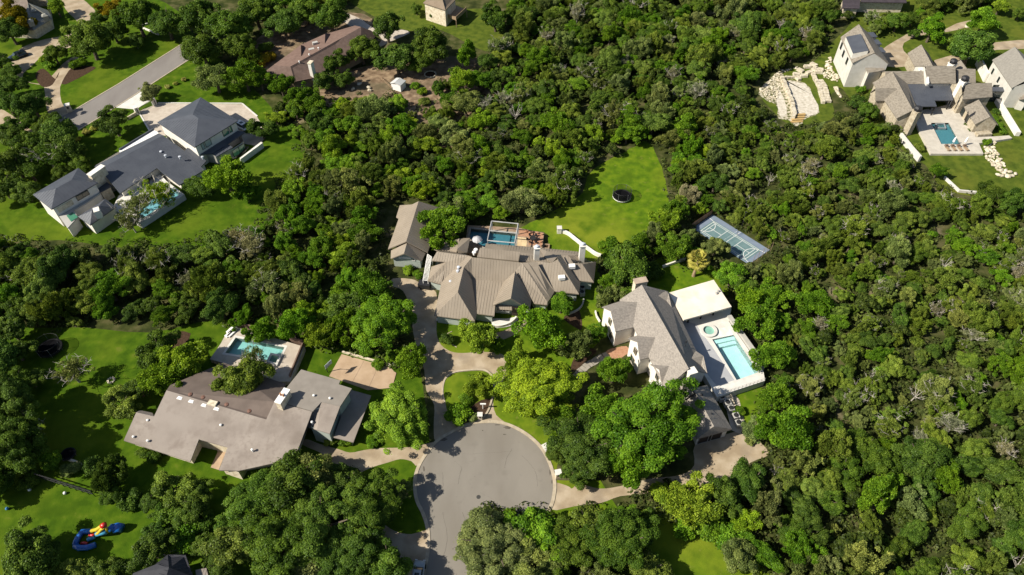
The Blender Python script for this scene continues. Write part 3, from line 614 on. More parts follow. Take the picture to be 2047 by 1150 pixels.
dormer(T5, (690,362),(222,515),(480,335),(95,460),(545,752),(290,812),7.6,5.5, win=((.5,4.6,.9,1.6),(.35,1.5,.9,1.7),(.72,1.5,.9,1.7)))
dormer(T6, (520,172),(245,242),(330,120),(112,192),(410,467),(280,502),7.5,5.4, win=((.5,4.6,.9,1.5),(.45,1.4,1.6,2.0)))
dormer(T6, (755,570),(560,636),(600,520),(430,566),(690,800),(605,870),7.3,5.3, win=((.5,4.4,1.0,1.6),(.5,1.4,1.4,2.0)))
dormer(T5, (810,322),(1050,262),(890,205),(1005,222),(1000,490),(1118,560),7.2,5.0, base=1.8)
dormer(T6, (1005,487),(1195,445),(1060,385),(1085,370),(1150,620),(1250,688),6.9,5.0, base=1.8)
# chimneys
chimney(D, *T5(650,80), 0, 8.6, (2.6,1.3), CREAM, .25, None, plain('pale_brick',(.40,.31,.235))); chimney(D, *T6(1030,660), 0, 8.6, (1.5,1.3), STUCCO, .35)
for X, Y in ((925,305),(950,235)): vent(D, *T6(X,Y), 7.0, .15, .3, BLACKMETAL)
# link roof and garage wing
_, V = roof(D, {'r0':(220,215,6.4),'r1':(322,382,6.4),'l0':(50,340,3.8),'l1':(195,472,3.8),'m0':('m','r0','r1','l0'),'m1':('m','r0','r1','l1')}, [('r0','r1','l1','l0'),('r0','m0','m1','r1')], GREYSH, T8)
q = inset([V['l0'],V['l1'],V['m1'],V['m0']], .4); walls(D, q, 3.75, STUCCO)
_, V = roof(D, {'r0':(355,390,5.8),'r1':(560,760,5.8),'l0':(195,490,3.2),'l1':(362,905,3.2),'h1':(768,795,3.2),'h0':(480,285,3.2),'hb':(300,330,5.8)}, [('r0','r1','l1','l0'),('r1','h1','l1'),('r0','hb','h0','h1','r1')], GREYSH, T8)
q = inset([V['l0'],V['l1'],V['h1'],V['h0']], .5); wq, sq = walls(D, q, 3.1, STUCCO)
sgd = (Vector((q[1].x,q[1].y,0)), Vector((q[2].x,q[2].y,0)))
for f in (.28, .62):
    c = sgd[0].lerp(sgd[1], f); pp = proj(c.x, c.y, 1.25); window(D, sgd, pp[0], pp[1], 2.6, 2.4, glass=plain('garage_door',(.045,.035,.03)), name='garage_door', bars=0, frame=GREYW)
for X, Y in ((418,405),(452,495),(525,625)): vent(D, *T8(X,Y), 4.9, .2, .3, BLACKMETAL)
# pool terrace, pavilion
ZD = 1.8
dk = [(1352,598),(1368.2,640.4),(1448,630.7),(1457,643),(1527,741),(1529.5,761),(1431,793),(1412,752),(1395,700),(1345,612)]
dk = [(1345,600),(1380,590),(1440,575),(1462,618),(1457,643),(1526,742),(1529.5,761),(1433,794),(1400,735),(1370,680)]
PL = [(1423.8,678.7),(1467,669.7),(1516,744.3),(1472.6,760)]
TE_ = slab('pool_terrace', dk, WHITEC, ZD, holes=[PL]); tag(TE_, 'raised white pool terrace with retaining wall beside the stucco house', 'terrace')
pool('swimming_pool', 'bright turquoise rectangular pool on the white raised terrace', PL, ZD, 1.5, poolmat('pale_plaster',(.66,.76,.73)), (.74,.94,.955))
for k_, z_ in ((.09, ZD-.45), (.17, ZD-.85)):
    q_ = [P(*a_, ZD) for a_ in PL]; q_ = [q_[0], q_[1], q_[1].lerp(q_[2], k_), q_[0].lerp(q_[3], k_)]; MB().prism([(v_.x, v_.y) for v_ in inset(q_, .02)], ZD-1.49, z_).build('step', poolmat('step_plaster',(.70,.76,.72)), bpy.data.objects['swimming_pool'])
sheet('tile_apron', [(1356,606),(1368,641),(1391,648),(1428,700),(1468,760),(1433,772),(1404,735),(1370,680)], plain('grey_tile',(.36,.36,.37), var=.05), ZD+.006, parent=TE_)
sheet('sun_ledge', [(1431.5,659.2),(1459,652),(1467,669),(1424,678)], plain('ledge_plaster',(.66,.68,.62)), ZD+.012, parent=TE_)
for a, b in (((1457,643),(1526,742)),):
    tag(strip('boundary_wall', [a, b], .95, ZD+.5, GREYW, side=-1), 'low grey wall along the right edge of the turquoise pool', 'wall')
c = P(*T7(835,810), ZD); S = thing('hot_tub', 'round raised hot tub beside the turquoise pool', 'hot tub', (c.x, c.y, ZD))
n = 24; v = []; 
for r, z in ((1.75,0),(1.75,.45),(1.15,.45),(1.05,-.3),(.5,-.35)):
    for k in range(n): a = 2*math.pi*k/n; v.append((c.x+r*math.cos(a), c.y+r*math.sin(a), ZD+z+.006))
mk('tub_rim', v, [(i*n+k, i*n+(k+1) % n, (i+1)*n+(k+1) % n, (i+1)*n+k) for i in range(4) for k in range(n)] + [tuple(range(4*n,5*n))], WHITEC, S)
mk('water', [(c.x+1.12*math.cos(2*math.pi*k/n), c.y+1.12*math.sin(2*math.pi*k/n), ZD+.3) for k in range(n)], [tuple(range(n))], watermat('water_hot_tub', (.60,.86,.82)), S)
pv0 = P(1405,615,0); PVN = thing('pavilion', 'flat white roofed pool pavilion behind the turquoise pool', 'pavilion', (pv0.x, pv0.y, 0))
q4 = [T7(265,255),T7(910,68),T7(1168,455),T7(480,645)]
roof(PVN, {f'c{i}':(*q4[i],5.0) for i in range(4)}, [('c0','c1','c2','c3')], FLATR, thick=.4)
q = [P(*T7(300,270),5.0), P(*T7(900,90),5.0), P(*T7(1120,430),5.0), P(*T7(500,610),5.0)]
q = inset(q, .8); b1 = q[2].lerp(q[1], .3); b0 = q[3].lerp(q[0], .3)
walls(PVN, [q[0], q[1], b1, b0], 4.62, GREYW)
for f in (.1, .45, .8):
    c = q[3].lerp(q[2], f); blk(PVN, 'post', (c.x, c.y, ZD), (.28,.28,4.6-ZD), DARK)
for X, Y in ((970,240),(945,270)): vent(PVN, *T7(X,Y), 5.0, .25, .4, GREYW)
# terrace railing
rl = thing('terrace_railing', 'thin white metal railing along the front of the pool terrace', 'railing', P(1480,778,ZD))
a = P(*T8(570,425), ZD); b = P(*T8(1140,240), ZD)
for i in range(14):
    c = a.lerp(b, i/13); MB().tube([c, c+Vector((0,0,1))], .03, 4).build('post', GREYW, rl)
for h in (.5, 1.0): MB().tube([a+Vector((0,0,h)), b+Vector((0,0,h))], .03, 4).build('rail', GREYW, rl)
stp = thing('garden_steps', 'narrow stone steps from the pool terrace down to the garage yard', 'steps', P(*T8(700,430),0))
for i in range(8):
    c = P(*T8(690+i*13, 405+i*22), 0); blk(stp, 'step', (c.x, c.y, .0), (1.3,.42,1.5-i*.18), CREAM, .35)
# entry court of stepping slabs
slabs = [(755,870),(700,893),(652,917),(615,944),(573,964),(533,990),(495,1025),(460,1052),(438,1082),(415,1110)]
sp = thing('stepping_path', 'curved path of grey rectangular stepping slabs leading to the stucco house', 'path', P(*TM(560,980),0))
for i, (X, Y) in enumerate(slabs):
    c = P(*TM(X,Y),0); d = P(*TM(*slabs[min(i+1,9)]),0) - P(*TM(*slabs[max(i-1,0)]),0); blk(sp, 'slab', (c.x, c.y, 0), (.95,1.55,.09), plain('slab_grey',(.30,.27,.225)), math.atan2(d.y, d.x))

# ================================================================== left house: taupe shingles
gz = P(470,840,0); A_ = thing('shingle_house', 'long low house with taupe shingle roof left of the turning circle', 'house', (gz.x, gz.y, 0))
RA = 5.4
_, V = roof(A_, {'r0':(445,290,RA),'r1':(250,570,None,TA2),'k':(325,540,None),'j':(155,500,None),'e0':(35,770,2.8),'n0':(672,972,2.8),'n1':(755,758,None),'n2':(1030,835,None),'n3':(947,1055,None),'e1':(-10,1060,None,TA2),
   'e2':(520,945,None,TA2),'x':(690,495,None,TA2),'y':(330,395,None,TA2)}, [('r0','k','j','e0','n0','n1','n2','n3','e1','e2','x','y','r1')], BROWNSH, TA1)
print('A', {k: round(v.z,1) for k, v in V.items()})
zx, zy, zr1 = V['x'].z, V['y'].z, V['r1'].z
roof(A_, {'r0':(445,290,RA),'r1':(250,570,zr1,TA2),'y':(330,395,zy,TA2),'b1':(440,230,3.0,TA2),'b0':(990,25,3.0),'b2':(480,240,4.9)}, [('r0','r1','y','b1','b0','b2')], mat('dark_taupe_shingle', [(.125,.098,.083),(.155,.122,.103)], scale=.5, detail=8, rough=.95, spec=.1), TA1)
roof(A_, {'j':(155,500,3.9),'k':(325,540,4.0),'l':(310,505,3.0),'m':(190,480,3.0)}, [('j','k','l','m')], BROWNSH, TA1)
_, sA = wl([(60,760),(670,955),(755,790),(1010,850),(940,1040),(1150,1110),(1500,400),(1000,60),(470,270),(330,520),(170,520)], TA1, 2.65, CREAM, par=A_)
_, sA2 = wl([(0,1020),(520,925),(680,510),(340,410),(100,520)], TA2, 2.65, CREAM, par=A_)
# upper block
Z2 = 6.4
roof(A_, {'a':(585,90,Z2),'b':(960,195,Z2),'c':(945,232,Z2),'d':(1070,272,Z2),'e':(957,445,Z2),'f':(778,402,Z2+.02),'g':(697,490,Z2),'h':(345,390,Z2)}, [('a','b','c','d','e','f','g','h')], mat('grey_taupe_shingle', [(.215,.19,.162),(.25,.222,.19)], scale=.6, detail=8, rough=.95, spec=.1), TA2, thick=.3)
roof(A_, {'f':(778,402,6.35),'e':(957,445,6.35),'p':(858,705,5.0),'o':(736,668,5.0)}, [('f','e','p','o')], BROWNSH, TA2)
roof(A_, {'f':(778,402,6.35),'o':(736,668,5.0),'q':(648,642,4.0),'g':(697,492,5.5)}, [('f','o','q','g')], BROWNSH, TA2)
q = inset([P(*TA2(a,b),Z2) for a, b in [(590,100),(955,200),(1065,280),(955,440),(700,480),(360,385)]], .5); _, sA3 = walls(A_, q, Z2-.25, SAGE)
q = inset([P(*TA2(a,b),5.0) for a, b in [(770,400),(955,445),(858,705),(650,650)]], .4); _, sA4 = walls(A_, q, 4.9, SAGE)
s_ = (Vector((q[1].x,q[1].y,0)), Vector((q[2].x,q[2].y,0)))
for X, Y in ((960,455),(920,545)): window(A_, s_, *TA2(X,Y), 1.5, 1.1, bars=0, frame=SAGE, zc=4.0)
roof(A_, {'a':(895,740,2.8),'b':(1085,787,2.8),'c':(1255,340,2.8),'d':(1060,285,2.8)}, [('a','b','c','d')], BROWNSH, TA2)
wl([(910,735),(1075,775),(1230,350),(1065,300)], TA2, 2.6, SAGE, par=A_)
ch = chimney(A_, *TA2(405,345), 4, 8.3, (1.1,3.1), CREAM, -.35, 'pots', WHITEP)
for X, Y in ((578,357),(688,388),(810,425),(930,460)):
    p = P(*TA1(X,Y), 5.2); s = blk(A_, 'skylight', (p.x, p.y, 4.7), (1.05,1.0,.55), WHITEP, -.28); blk(s, 'pane', (p.x, p.y, 5.26), (.85,.8,.05), plain('white_lens',(.8,.8,.78)), -.28)
for X, Y in ((352,527),(445,553)):
    p = P(*TA2(X,Y), 5.2); s = blk(A_, 'skylight', (p.x, p.y, 4.7), (1.0,1.1,.6), GREYW, -.28); blk(s, 'pane', (p.x, p.y, 5.31), (.8,.9,.05), PALEGL, -.28)
for X, Y in ((675,333),(797,360),(1022,430)): vent(A_, *TA1(X,Y), 5.2, .34, .3, plain('clay_vent',(.17,.09,.065)))
vent(A_, *TA2(90,492), 5.2, .34, .3, plain('clay_vent',(.17,.09,.065)))
p = P(*TA1(885,410), 5.6); blk(A_, 'chimney', (p.x, p.y, 4.2), (1.7,1.0,1.5), CREAM, -.28)
for X, Y, z in ((968,628,4.6),(268,582,3.8),(132,740,3.1),(268,778,3.2)): vent(A_, *TA1(X,Y), z, .2, .4)
for X, Y, z in ((118,865,4.4),(690,600,5.2),(708,345,6.4),(862,372,6.4)): vent(A_, *TA2(X,Y), z, .2, .4)
sheet('entry_walk', [(1030,838),(945,1052),(868,1028),(935,880),(905,800)], CONCP, .03, t=TA1, parent=A_)
# its pool
ZA = 1.25
PA = [(585,285),(1390,445),(1320,585),(1170,552),(1110,655),(410,540)]
TA_ = slab('pool_terrace', [(585,112),(1718,440),(1480,1010),(1150,1010),(700,800),(160,640),(330,400),(480,130)], PAVER, ZA, t=TA3, holes=[PA]); tag(TA_, 'pale paved pool terrace behind the taupe shingle house', 'terrace')
pool('swimming_pool', 'green blue pool half hidden by a tree behind the taupe shingle house', PA, ZA, 1.15, poolmat('sea_plaster',(.36,.52,.48)), (.68,.90,.86), t=TA3, coping=WHITEC)
S = thing('hot_tub', 'square hot tub at the corner of the green blue pool', 'hot tub', P(*TA3(1220,650),ZA))
qs = [P(*TA3(*a), ZA) for a in [(1165,555),(1350,592),(1268,765),(1090,700)]]; qi = inset(qs, .45)
v = [(a.x,a.y,ZA+.01) for a in qs] + [(a.x,a.y,ZA+.4) for a in qs] + [(a.x,a.y,ZA+.4) for a in qi] + [(a.x,a.y,ZA-.2) for a in qi]
mk('tub_rim', v, [(i, (i+1)%4, (i+1)%4+4, i+4) for i in range(4)] + [(i+4, (i+1)%4+4, (i+1)%4+8, i+8) for i in range(4)] + [(i+8, (i+1)%4+8, (i+1)%4+12, i+12) for i in range(4)] + [(12,13,14,15)], WHITEC, S)
mk('water', [(a.x,a.y,ZA+.25) for a in qi], [(0,1,2,3)], watermat('water_tub2', (.5,.75,.7)), S)
for a, b in (((590,112),(950,225)), ((1500,395),(1712,430)), ((1715,445),(1490,1000))):
    tag(strip('terrace_wall', [TA3(*a), TA3(*b)], .25, ZA+.8, plain('brown_stone',(.16,.105,.08)), side=1), 'brown stone wall edging the pale paved pool terrace', 'wall', 'brown terrace walls')
for X, Y in ((500,175),(475,240),(555,170),(515,235)):
    p = P(*TA3(X,Y), ZA); tag(blk(None, 'sun_lounger', (p.x, p.y, ZA+.02), (.75,1.7,.3), WHITEP, -.55), 'white cushioned lounger at the upper left corner of the green blue pool', 'lounger', 'white loungers')
# basketball court
CP = [P(*TA2(*q), 0) for q in [(925,-10),(1500,170),(1400,330),(1180,300),(850,150)]]
BC = slab('basketball_court', [(683,708),(780,735),(792,746),(784,775),(735,780),(658,752)], CONCP, .12); tag(BC, 'small pink concrete basketball court behind the taupe shingle house', 'court')
for a, b in (((727,722),(703,766)), ((757,730),(738,772))):
    strip('joint', [a, b], .07, .004, plain('joint_dark',(.2,.14,.1)), z=.122, parent=BC)
tag(strip('court_wall', [(684,706),(781,733)], .3, .5, CREAM, side=1), 'low pale wall behind the small basketball court', 'wall')

# ================================================================== upper-left modern house
gz = P(290,330,0); C_ = thing('modern_house', 'modern white house with dark grey standing-seam metal roofs and courtyard pool', 'house', (gz.x, gz.y, 0))
rb = .75
_, wC, sC, V = hip(C_, TC3, [(175,465),(710,825),(1335,440),(800,105)], [(765,408),(682,350)][::1], 6.6, 8.6, DARKMETAL, STUCCO, rib=rb)
se = sC[1]
window(C_, se, *TC3(830,805), .75, 1.7, frame=DARK, glass=PALEGL, bars=0, zc=5.2); window(C_, se, *TC3(905,760), 1.7, 1.7, frame=DARK, glass=PALEGL, bars=0, zc=5.2)
window(C_, se, *TC3(1155,605), 1.7, 1.7, frame=DARK, glass=GREENGL, bars=0, zc=5.2); window(C_, se, *TC3(1225,560), .75, 1.7, frame=DARK, glass=GREENGL, bars=0, zc=5.2)
roof(C_, {'a':(780,925,3.6),'b':(1325,585,3.6),'c':(1440,605,3.3),'d':(1200,770,3.3),'e':(960,915,3.3)}, [('a','b','c','d','e')], DARKMETAL, TC3, rib=rb)
roof(C_, {'a':(965,918,3.1),'b':(1190,778,3.1),'c':(1262,822,3.1),'d':(1030,955,3.1)}, [('a','b','c','d')], DARKMETAL, TC3, rib=rb)
q = [P(*TC3(a,b),3.1) for a, b in [(800,900),(1310,600),(1400,640),(1430,740),(1260,850),(1000,940)]]; _, sC2 = walls(C_, inset(q,.3), 3.0, GREYW)
s_ = (Vector((q[3].x,q[3].y,0)), Vector((q[4].x,q[4].y,0)))
window(C_, s_, *TC3(1265,770), 1.9, 1.9, frame=DARK, glass=GREENGL, bars=0, zc=1.7); window(C_, s_, *TC3(1350,715), 1.9, 1.9, frame=DARK, glass=GREENGL, bars=0, zc=1.7)
# main low gable
_, V = roof(C_, {'r0':(985,140,5.6),'r1':(130,600,5.6),'e1':(405,925,3.6),'f':(905,583,None),'g':(965,635,None),'h':(1205,815,None),'i':(1548,605,None),'j':(1500,567,None),'k':(1572,487,None),'l':(1478,400,None),'m':(1320,305,None),'n':(1280,350,None)},
     [('r0','r1','e1','f','g','h','i','j','k','l','m','n')], DARKMETAL, TC2, rib=rb)
print('C', {k: round(v.z,1) for k, v in V.items()})
fl = [V[k] for k in ('r0','r1','e1','f','g','h','i','j','k','l','m','n')]
walls(C_, inset(fl, .7), [max(1.0, a.z-.28) for a in fl], STUCCO)
_, V2_ = roof(C_, {'r0':(985,140,5.6),'r1':(130,600,5.6),'b1':(60,560,4.9),'b0':(930,112,4.9)}, [('r0','r1','b1','b0')], DARKMETAL, TC2, rib=rb)
roof(C_, {'a':(860,62,4.6),'b':(935,112,4.6),'c':(400,375,4.6),'d':(395,345,4.6)}, [('a','b','c','d')], WHITEP, TC2, thick=.3)
strip('parapet', [TC2(858,58), TC2(395,340)], .3, .4, DARKMETAL, z=4.6, side=1, parent=C_)
walls(C_, inset([P(*TC2(a,b),4.4) for a, b in [(870,70),(930,115),(80,560),(60,540)]], .2), 4.3, STUCCO)
for X, Y in ((865,282),(962,370),(1022,422),(1215,440),(1522,443)): vent(C_, *TC2(X,Y), 4.6, .3, .4, plain('galvanised',(.5,.52,.56)))
# left hip block and its terrace roof
_, wC3, sC3, V = hip(C_, TC1, [(105,535),(355,735),(985,375),(720,175)], [(415,455),(628,338)], 6.2, 7.8, DARKMETAL, STUCCO, rib=rb)
window(C_, sC3[1], *TC1(770,530), 3.0, 1.4, frame=DARK, bars=1, zc=5.0); window(C_, sC3[1], *TC1(540,680), 3.6, 1.2, frame=CREAM, glass=CREAM, bars=0, zc=4.7)
tr = [(425,775),(690,620),(935,440),(1015,520),(815,660),(655,745),(715,835),(575,990)]
roof(C_, {f'p{i}':(*a,3.3) for i, a in enumerate(tr)}, [tuple(f'p{i}' for i in range(8))], GREYW, TC1, thick=.3)
walls(C_, inset([P(*TC1(*a),3.3) for a in tr], .15), 3.05, STUCCO)
p = [P(*TC1(*a), 3.45) for a in [(560,820),(640,772),(715,838),(622,898)]]; mk('skylight', [tuple(a) for a in p] + [(a.x,a.y,3.2) for a in p], [(0,1,2,3),(0,1,5,4),(1,2,6,5),(2,3,7,6),(3,0,4,7)], GREENGL, C_)
_, wC4, sC4, V = hip(C_, TC1, [(715,832),(880,950),(1232,702),(1085,592)], [(905,752),(870,655)][:1] + [(1000,690)], 3.4, 5.0, DARKMETAL, STUCCO, rib=rb, ins=.4)
blk(C_, 'chimney', tuple(P(*TC1(965,745),6.0) - Vector((0,0,2.0))), (1.3,1.7,2.2), STUCCO, .5)
roof(C_, {'a':(872,242,3.5),'b':(1035,300,3.5),'c':(1168,422,3.5),'d':(1010,508,3.5),'e':(900,372,3.5)}, [('a','b','c','d','e')], DARKMETAL, TC1, rib=rb)
walls(C_, inset([P(*TC1(*a),3.5) for a in [(872,242),(1035,300),(1168,422),(1010,508),(900,372)]], .3), 3.3, CREAM)
chimney(C_, *TC1(960,210), 0, 7.4, (1.3,4.2), CREAM, -1.0+.52, None, STUCCO)
# pool court
ZC = 1.6
PC = [(1255,718),(1372,785),(1085,968),(948,888)]
TC_ = slab('pool_terrace', [(1215,640),(1262,690),(1398,792),(1065,1012),(850,900),(900,800)], WHITEC, ZC, t=TC0, holes=[PC]); tag(TC_, 'white walled pool court in front of the dark roofed modern house', 'terrace')
pool('swimming_pool', 'blue pool seen through a tree in front of the modern house', PC, ZC, 1.4, poolmat('blue_plaster',(.26,.40,.44)), (.62,.86,.90), t=TC0)
tag(slab('service_wall', [(1560,1065),(1625,1000),(1700,1060),(1240,1440),(1225,1390)][0:0] or [(1370,995),(1690,760),(1665,745),(1350,985)], STUCCO, 1.6, t=TC3), 'low white garden wall below the parked white car', 'wall')

# ================================================================== upper-right stone-tile house
gz = P(1850,170,0); E_ = thing('stone_house', 'large stone house group with tiled gables and courtyard pool', 'house', (gz.x, gz.y, 0))
SM, WM = STONESH, mat('lime_render', [(.50,.475,.42),(.57,.545,.49)], scale=.8, detail=6, rough=.9, spec=.15)
CREAM_ = CREAM; CREAM = mat('ashlar', [(.30,.25,.175),(.39,.335,.245),(.45,.395,.30)], scale=1.6, detail=7, rough=.95, spec=.1, bump=.3, bscale=3)
_, _, s, V = gable(E_, TE1, (520,125),(735,510),(275,300),(435,650), 11.2, 8.0, SM, WM, ins=.25)
for X, Y in ((285,420),(312,525),(360,625),(408,505)):
    window(E_, s[0], *TE1(X,Y), 1.1, 1.9, frame=DARK, bars=1)
p = [P(*TE1(*a), z) for a, z in (((345,300),9.8),((545,262),11.3),((650,485),11.3),((440,525),9.8))]
m = MB(); m.prism(p, 8.2); m.build('dormer_wall', WM, E_); mk('dormer_roof', [(a.x,a.y,a.z+.12) for a in p] + [(a.x,a.y,a.z+.01) for a in p], [(0,1,2,3),(0,1,5,4),(1,2,6,5),(2,3,7,6),(3,0,4,7)], DARKMETAL, E_)
for X, Y in ((668,270),(725,370),(780,475)):
    p = P(*TE1(X,Y), 8.4); blk(E_, 'dormer', (p.x, p.y, 5.5), (3.2,2.4,2.8), GREYW, .1); blk(E_, 'dormer_roof', (p.x, p.y, 8.3), (3.6,2.8,.15), DARKMETAL, .1)
gable(E_, TE1, (690,450),(752,562),(575,535),(628,640), 10.0, 7.8, SM, WM, ins=.2)
roof(E_, {'a':(605,700,6.6),'b':(815,655,7.0),'c':(872,745,6.2),'d':(645,792,5.6)}, [('a','b','c','d')], SM, TE1)
walls(E_, inset([P(*TE1(*a),6.) for a in [(605,700),(815,655),(872,745),(645,792)]], .3), 5.9, WM)
_, _, st, V = hip(E_, TE1, [(400,640),(432,716),(585,716),(575,600)], [(560,570)], 5.4, 7.6, SM, CREAM, ins=.3)
gable(E_, TE1, (880,762),(1440,760),(880,934),(1430,932), 6.6, 4.4, SM, CREAM, ins=.3)
_, _, s, V = gable(E_, TE3, (280,148),(545,640),(30,290),(335,745), 7.2, 4.4, SM, CREAM, ins=.4)
_, _, s, V = gable(E_, TE3, (65,362),(330,360),(65,520),(330,520), 6.8, 4.2, SM, CREAM, ins=.3)
roof(E_, {'a':(388,310,4.4),'b':(1018,310,4.4),'c':(1056,515,4.0),'d':(820,515,4.0),'e':(848,592,3.9),'f':(605,592,3.9)}, [('a','b','c','d','e','f')], DARKMETAL, TE3, rib=.9)
for X, Y in ((620,600),(840,600),(1040,525),(830,530)):
    p = P(*TE3(X,Y), 3.7); blk(E_, 'post', (p.x, p.y+.5, 0), (.25,.25,3.7), DARK)
_, _, s, V = gable(E_, TE3, (712,82),(1086,80),(722,300),(1092,296), 8.0, 5.4, SM, WM, ins=.25)
strip('parapet', [TE3(700,95), TE3(718,310)], .5, .5, WHITEP, z=5.9, side=1, parent=E_)
strip('parapet', [TE3(610,118), TE3(705,118)], 1.0, .4, WHITEP, z=6.2, side=-1, parent=E_)
gable(E_, TE1, (1365,400),(1520,690),(1180,515),(1275,690), 6.6, 4.0, SM, CREAM, ins=.4)
gable(E_, TE2, (345,282),(528,280),(350,415),(530,410), 6.4, 4.4, SM, CREAM, ins=.3)
gable(E_, TE2, (385,192),(450,282),(300,250),(345,330), 6.4, 4.6, SM, CREAM, ins=.3)
_, _, s, V = gable(E_, TE2, (440,414),(686,412),(402,570),(690,545), 8.0, 5.4, SM, CREAM, ins=.3)
for X, Y in ((375,560),(350,620)): window(E_, (P(*TE2(330,700),0), P(*TE2(400,600),0)), *TE2(X,Y), 1.2, 2.2, frame=DARK, bars=1)
_, _, s, V = gable(E_, TE2, (558,572),(668,737),(420,640),(525,808), 5.6, 3.4, SM, CREAM, ins=.35)
for X, Y in ((405,690),(448,750)): window(E_, s[0], *TE2(X,Y), 1.6, 1.9, frame=DARK, bars=2)
_, _, s, V = gable(E_, TE2, (905,65),(1100,338),(690,190),(877,462), 9.6, 6.4, mat('grey_tile_roof', [(.20,.185,.16),(.25,.232,.20)], scale=2, detail=7, rough=.9, spec=.15, bump=.3, bscale=5), WM, ins=.3)
for X, Y in ((693,302),(748,382)): window(E_, s[0], *TE2(X,Y), .7, 1.5, frame=DARK, bars=0)
roof(E_, {'a':(690,450,4.0),'b':(850,455,4.0),'c':(862,490,3.7),'d':(690,490,3.7)}, [('a','b','c','d')], DARKMETAL, TE2)
gl = [P(*TE2(*a),3.6) for a in [(695,488),(840,490),(840,430),(700,430)]]; walls(E_, gl, 3.6, GLASS)
_, _, s, V = gable(E_, TE2, (1040,440),(1010,560),(975,440),(945,570), 5.0, 3.2, SM, WM, ins=.2)
# towers with dark cowls
for px, py, top, sz in ((*TE2(420,390), 8.5, 1.7), (*TE2(310,225), 7.8, 1.7), (*TE3(600,650), 7.4, 1.7)):
    chimney(E_, px, py, 0, top, (sz,sz), CREAM if top < 7.6 else STUCCO, .45, 'dome')
# courtyard walls
tag(strip('courtyard_wall', [TE2(520,235), TE2(600,405)], .5, 3.0, STUCCO, side=1), 'white wall running back from the stone house group', 'wall')
tag(strip('courtyard_wall.001', [TE2(705,600), TE2(900,920)], 1.2, 1.3, STUCCO, side=1), 'white garden wall along the planted bed right of the pool cottage', 'wall')
tag(strip('courtyard_wall.002', [TE4(225,300), TE4(365,480), TE4(470,600)], .6, 1.8, WHITEC, side=1), 'pale retaining wall at the lawn edge left of the courtyard pool', 'wall')
tag(strip('courtyard_wall.003', [TE4(800,815), TE4(990,990), TE4(1220,1015)], .5, .7, WHITEC, side=1), 'low pale wall at the far lower edge of the courtyard lawn', 'wall')
tag(strip('courtyard_wall.004', [TE2(535,945), TE2(670,935)], 1.6, 1.2, CREAM, side=1), 'stone outdoor kitchen counter in front of the pool cottage', 'counter')
ZP = .62
PE = [(100,795),(270,795),(380,995),(200,997)]
TE__ = slab('pool_terrace', [(-80,690),(180,640),(330,600),(440,650),(500,780),(530,930),(700,925),(850,915),(880,940),(560,990),(605,1090),(100,1090),(-10,880)], mat('travertine', [(.44,.40,.335),(.53,.485,.41)], scale=.8, detail=7, rough=.85, spec=.2), ZP, t=TE2, holes=[PE]); tag(TE__, 'pale travertine terrace around the courtyard pool of the stone house', 'terrace')
pool('swimming_pool', 'deep teal rectangular pool on the travertine courtyard terrace', PE, ZP, .56, poolmat('teal_plaster',(.10,.21,.24)), (.40,.74,.82), t=TE2)
qs = [P(*TE2(*a), ZP) for a in [(142,800),(232,800),(248,848),(160,846)]]; qi = inset(qs, .3)
S = thing('hot_tub', 'square stone edged spa inside the deep teal pool', 'hot tub', tuple(qs[0].lerp(qs[2],.5)))
v = [(a.x,a.y,ZP-.5) for a in qs] + [(a.x,a.y,ZP+.06) for a in qs] + [(a.x,a.y,ZP+.06) for a in qi] + [(a.x,a.y,ZP-.4) for a in qi]
mk('tub_rim', v, [(i, (i+1)%4, (i+1)%4+4, i+4) for i in range(4)] + [(i+4, (i+1)%4+4, (i+1)%4+8, i+8) for i in range(4)] + [(i+8, (i+1)%4+8, (i+1)%4+12, i+12) for i in range(4)] + [(12,13,14,15)], plain('slate_rim',(.25,.27,.27)), S)
mk('water', [(a.x,a.y,ZP-.05) for a in qi], [(0,1,2,3)], watermat('water_spa3', (.45,.7,.75)), S)

CREAM = CREAM_
# ================================================================== brown-roofed house at the top
gz = P(620,130,0); F_ = thing('brown_roof_house', 'long low house with red brown shingle roof among trees at the top', 'house', (gz.x, gz.y, 0))
_, V = roof(F_, {'r0':(545,495,6.0),'r1':(1255,100,6.0),'e0':(150,600,3.0),'w':(310,480,4.0),'g0':(605,700,3.0),'e1':(900,640,3.0),'e2':(1500,330,3.0),'r2':(1500,-40,6.0)}, [('r0','r1','r2','e2','e1','g0'),('r0','g0','e0','w')], REDSH, TF)
roof(F_, {'r0':(545,495,6.0),'r1':(1255,100,6.0),'r2':(1500,-40,6.0),'n2':(1420,-60,3.4),'n1':(1000,60,3.4),'n0':(690,200,3.4),'w':(310,480,4.0)}, [('w','n0','n1','n2','r2','r1','r0')], mat('pink_brown_shingle', [(.155,.102,.082),(.19,.128,.103)], scale=1, detail=8, rough=.95, spec=.1), TF)
for a, b, c, d in (((690,345),(685,205),(735,330),(730,215)), ((1010,180),(1015,40),(1110,175),(1110,55))):
    roof(F_, {'a':(*a,5.4),'b':(*b,5.4),'c':(*d,3.6),'d':(*c,4.2)}, [('a','b','c','d')], REDSH, TF)
roof(F_, {'a':(1500,-40,6.0),'b':(1640,10,4.2),'c':(1700,80,3.0),'d':(1500,330,3.0)}, [('a','b','c','d')], REDSH, TF)
walls(F_, inset([P(*TF(*a),3.0) for a in [(160,600),(605,700),(900,640),(1500,330),(1690,80),(1420,-40),(1000,80),(690,220),(310,490)]], .6), 3.2, plain('tan_brick',(.30,.22,.15)))
chimney(F_, *TF(815,440), 2, 7.4, (1.0,1.6), STUCCO, -.3, None, CREAM)
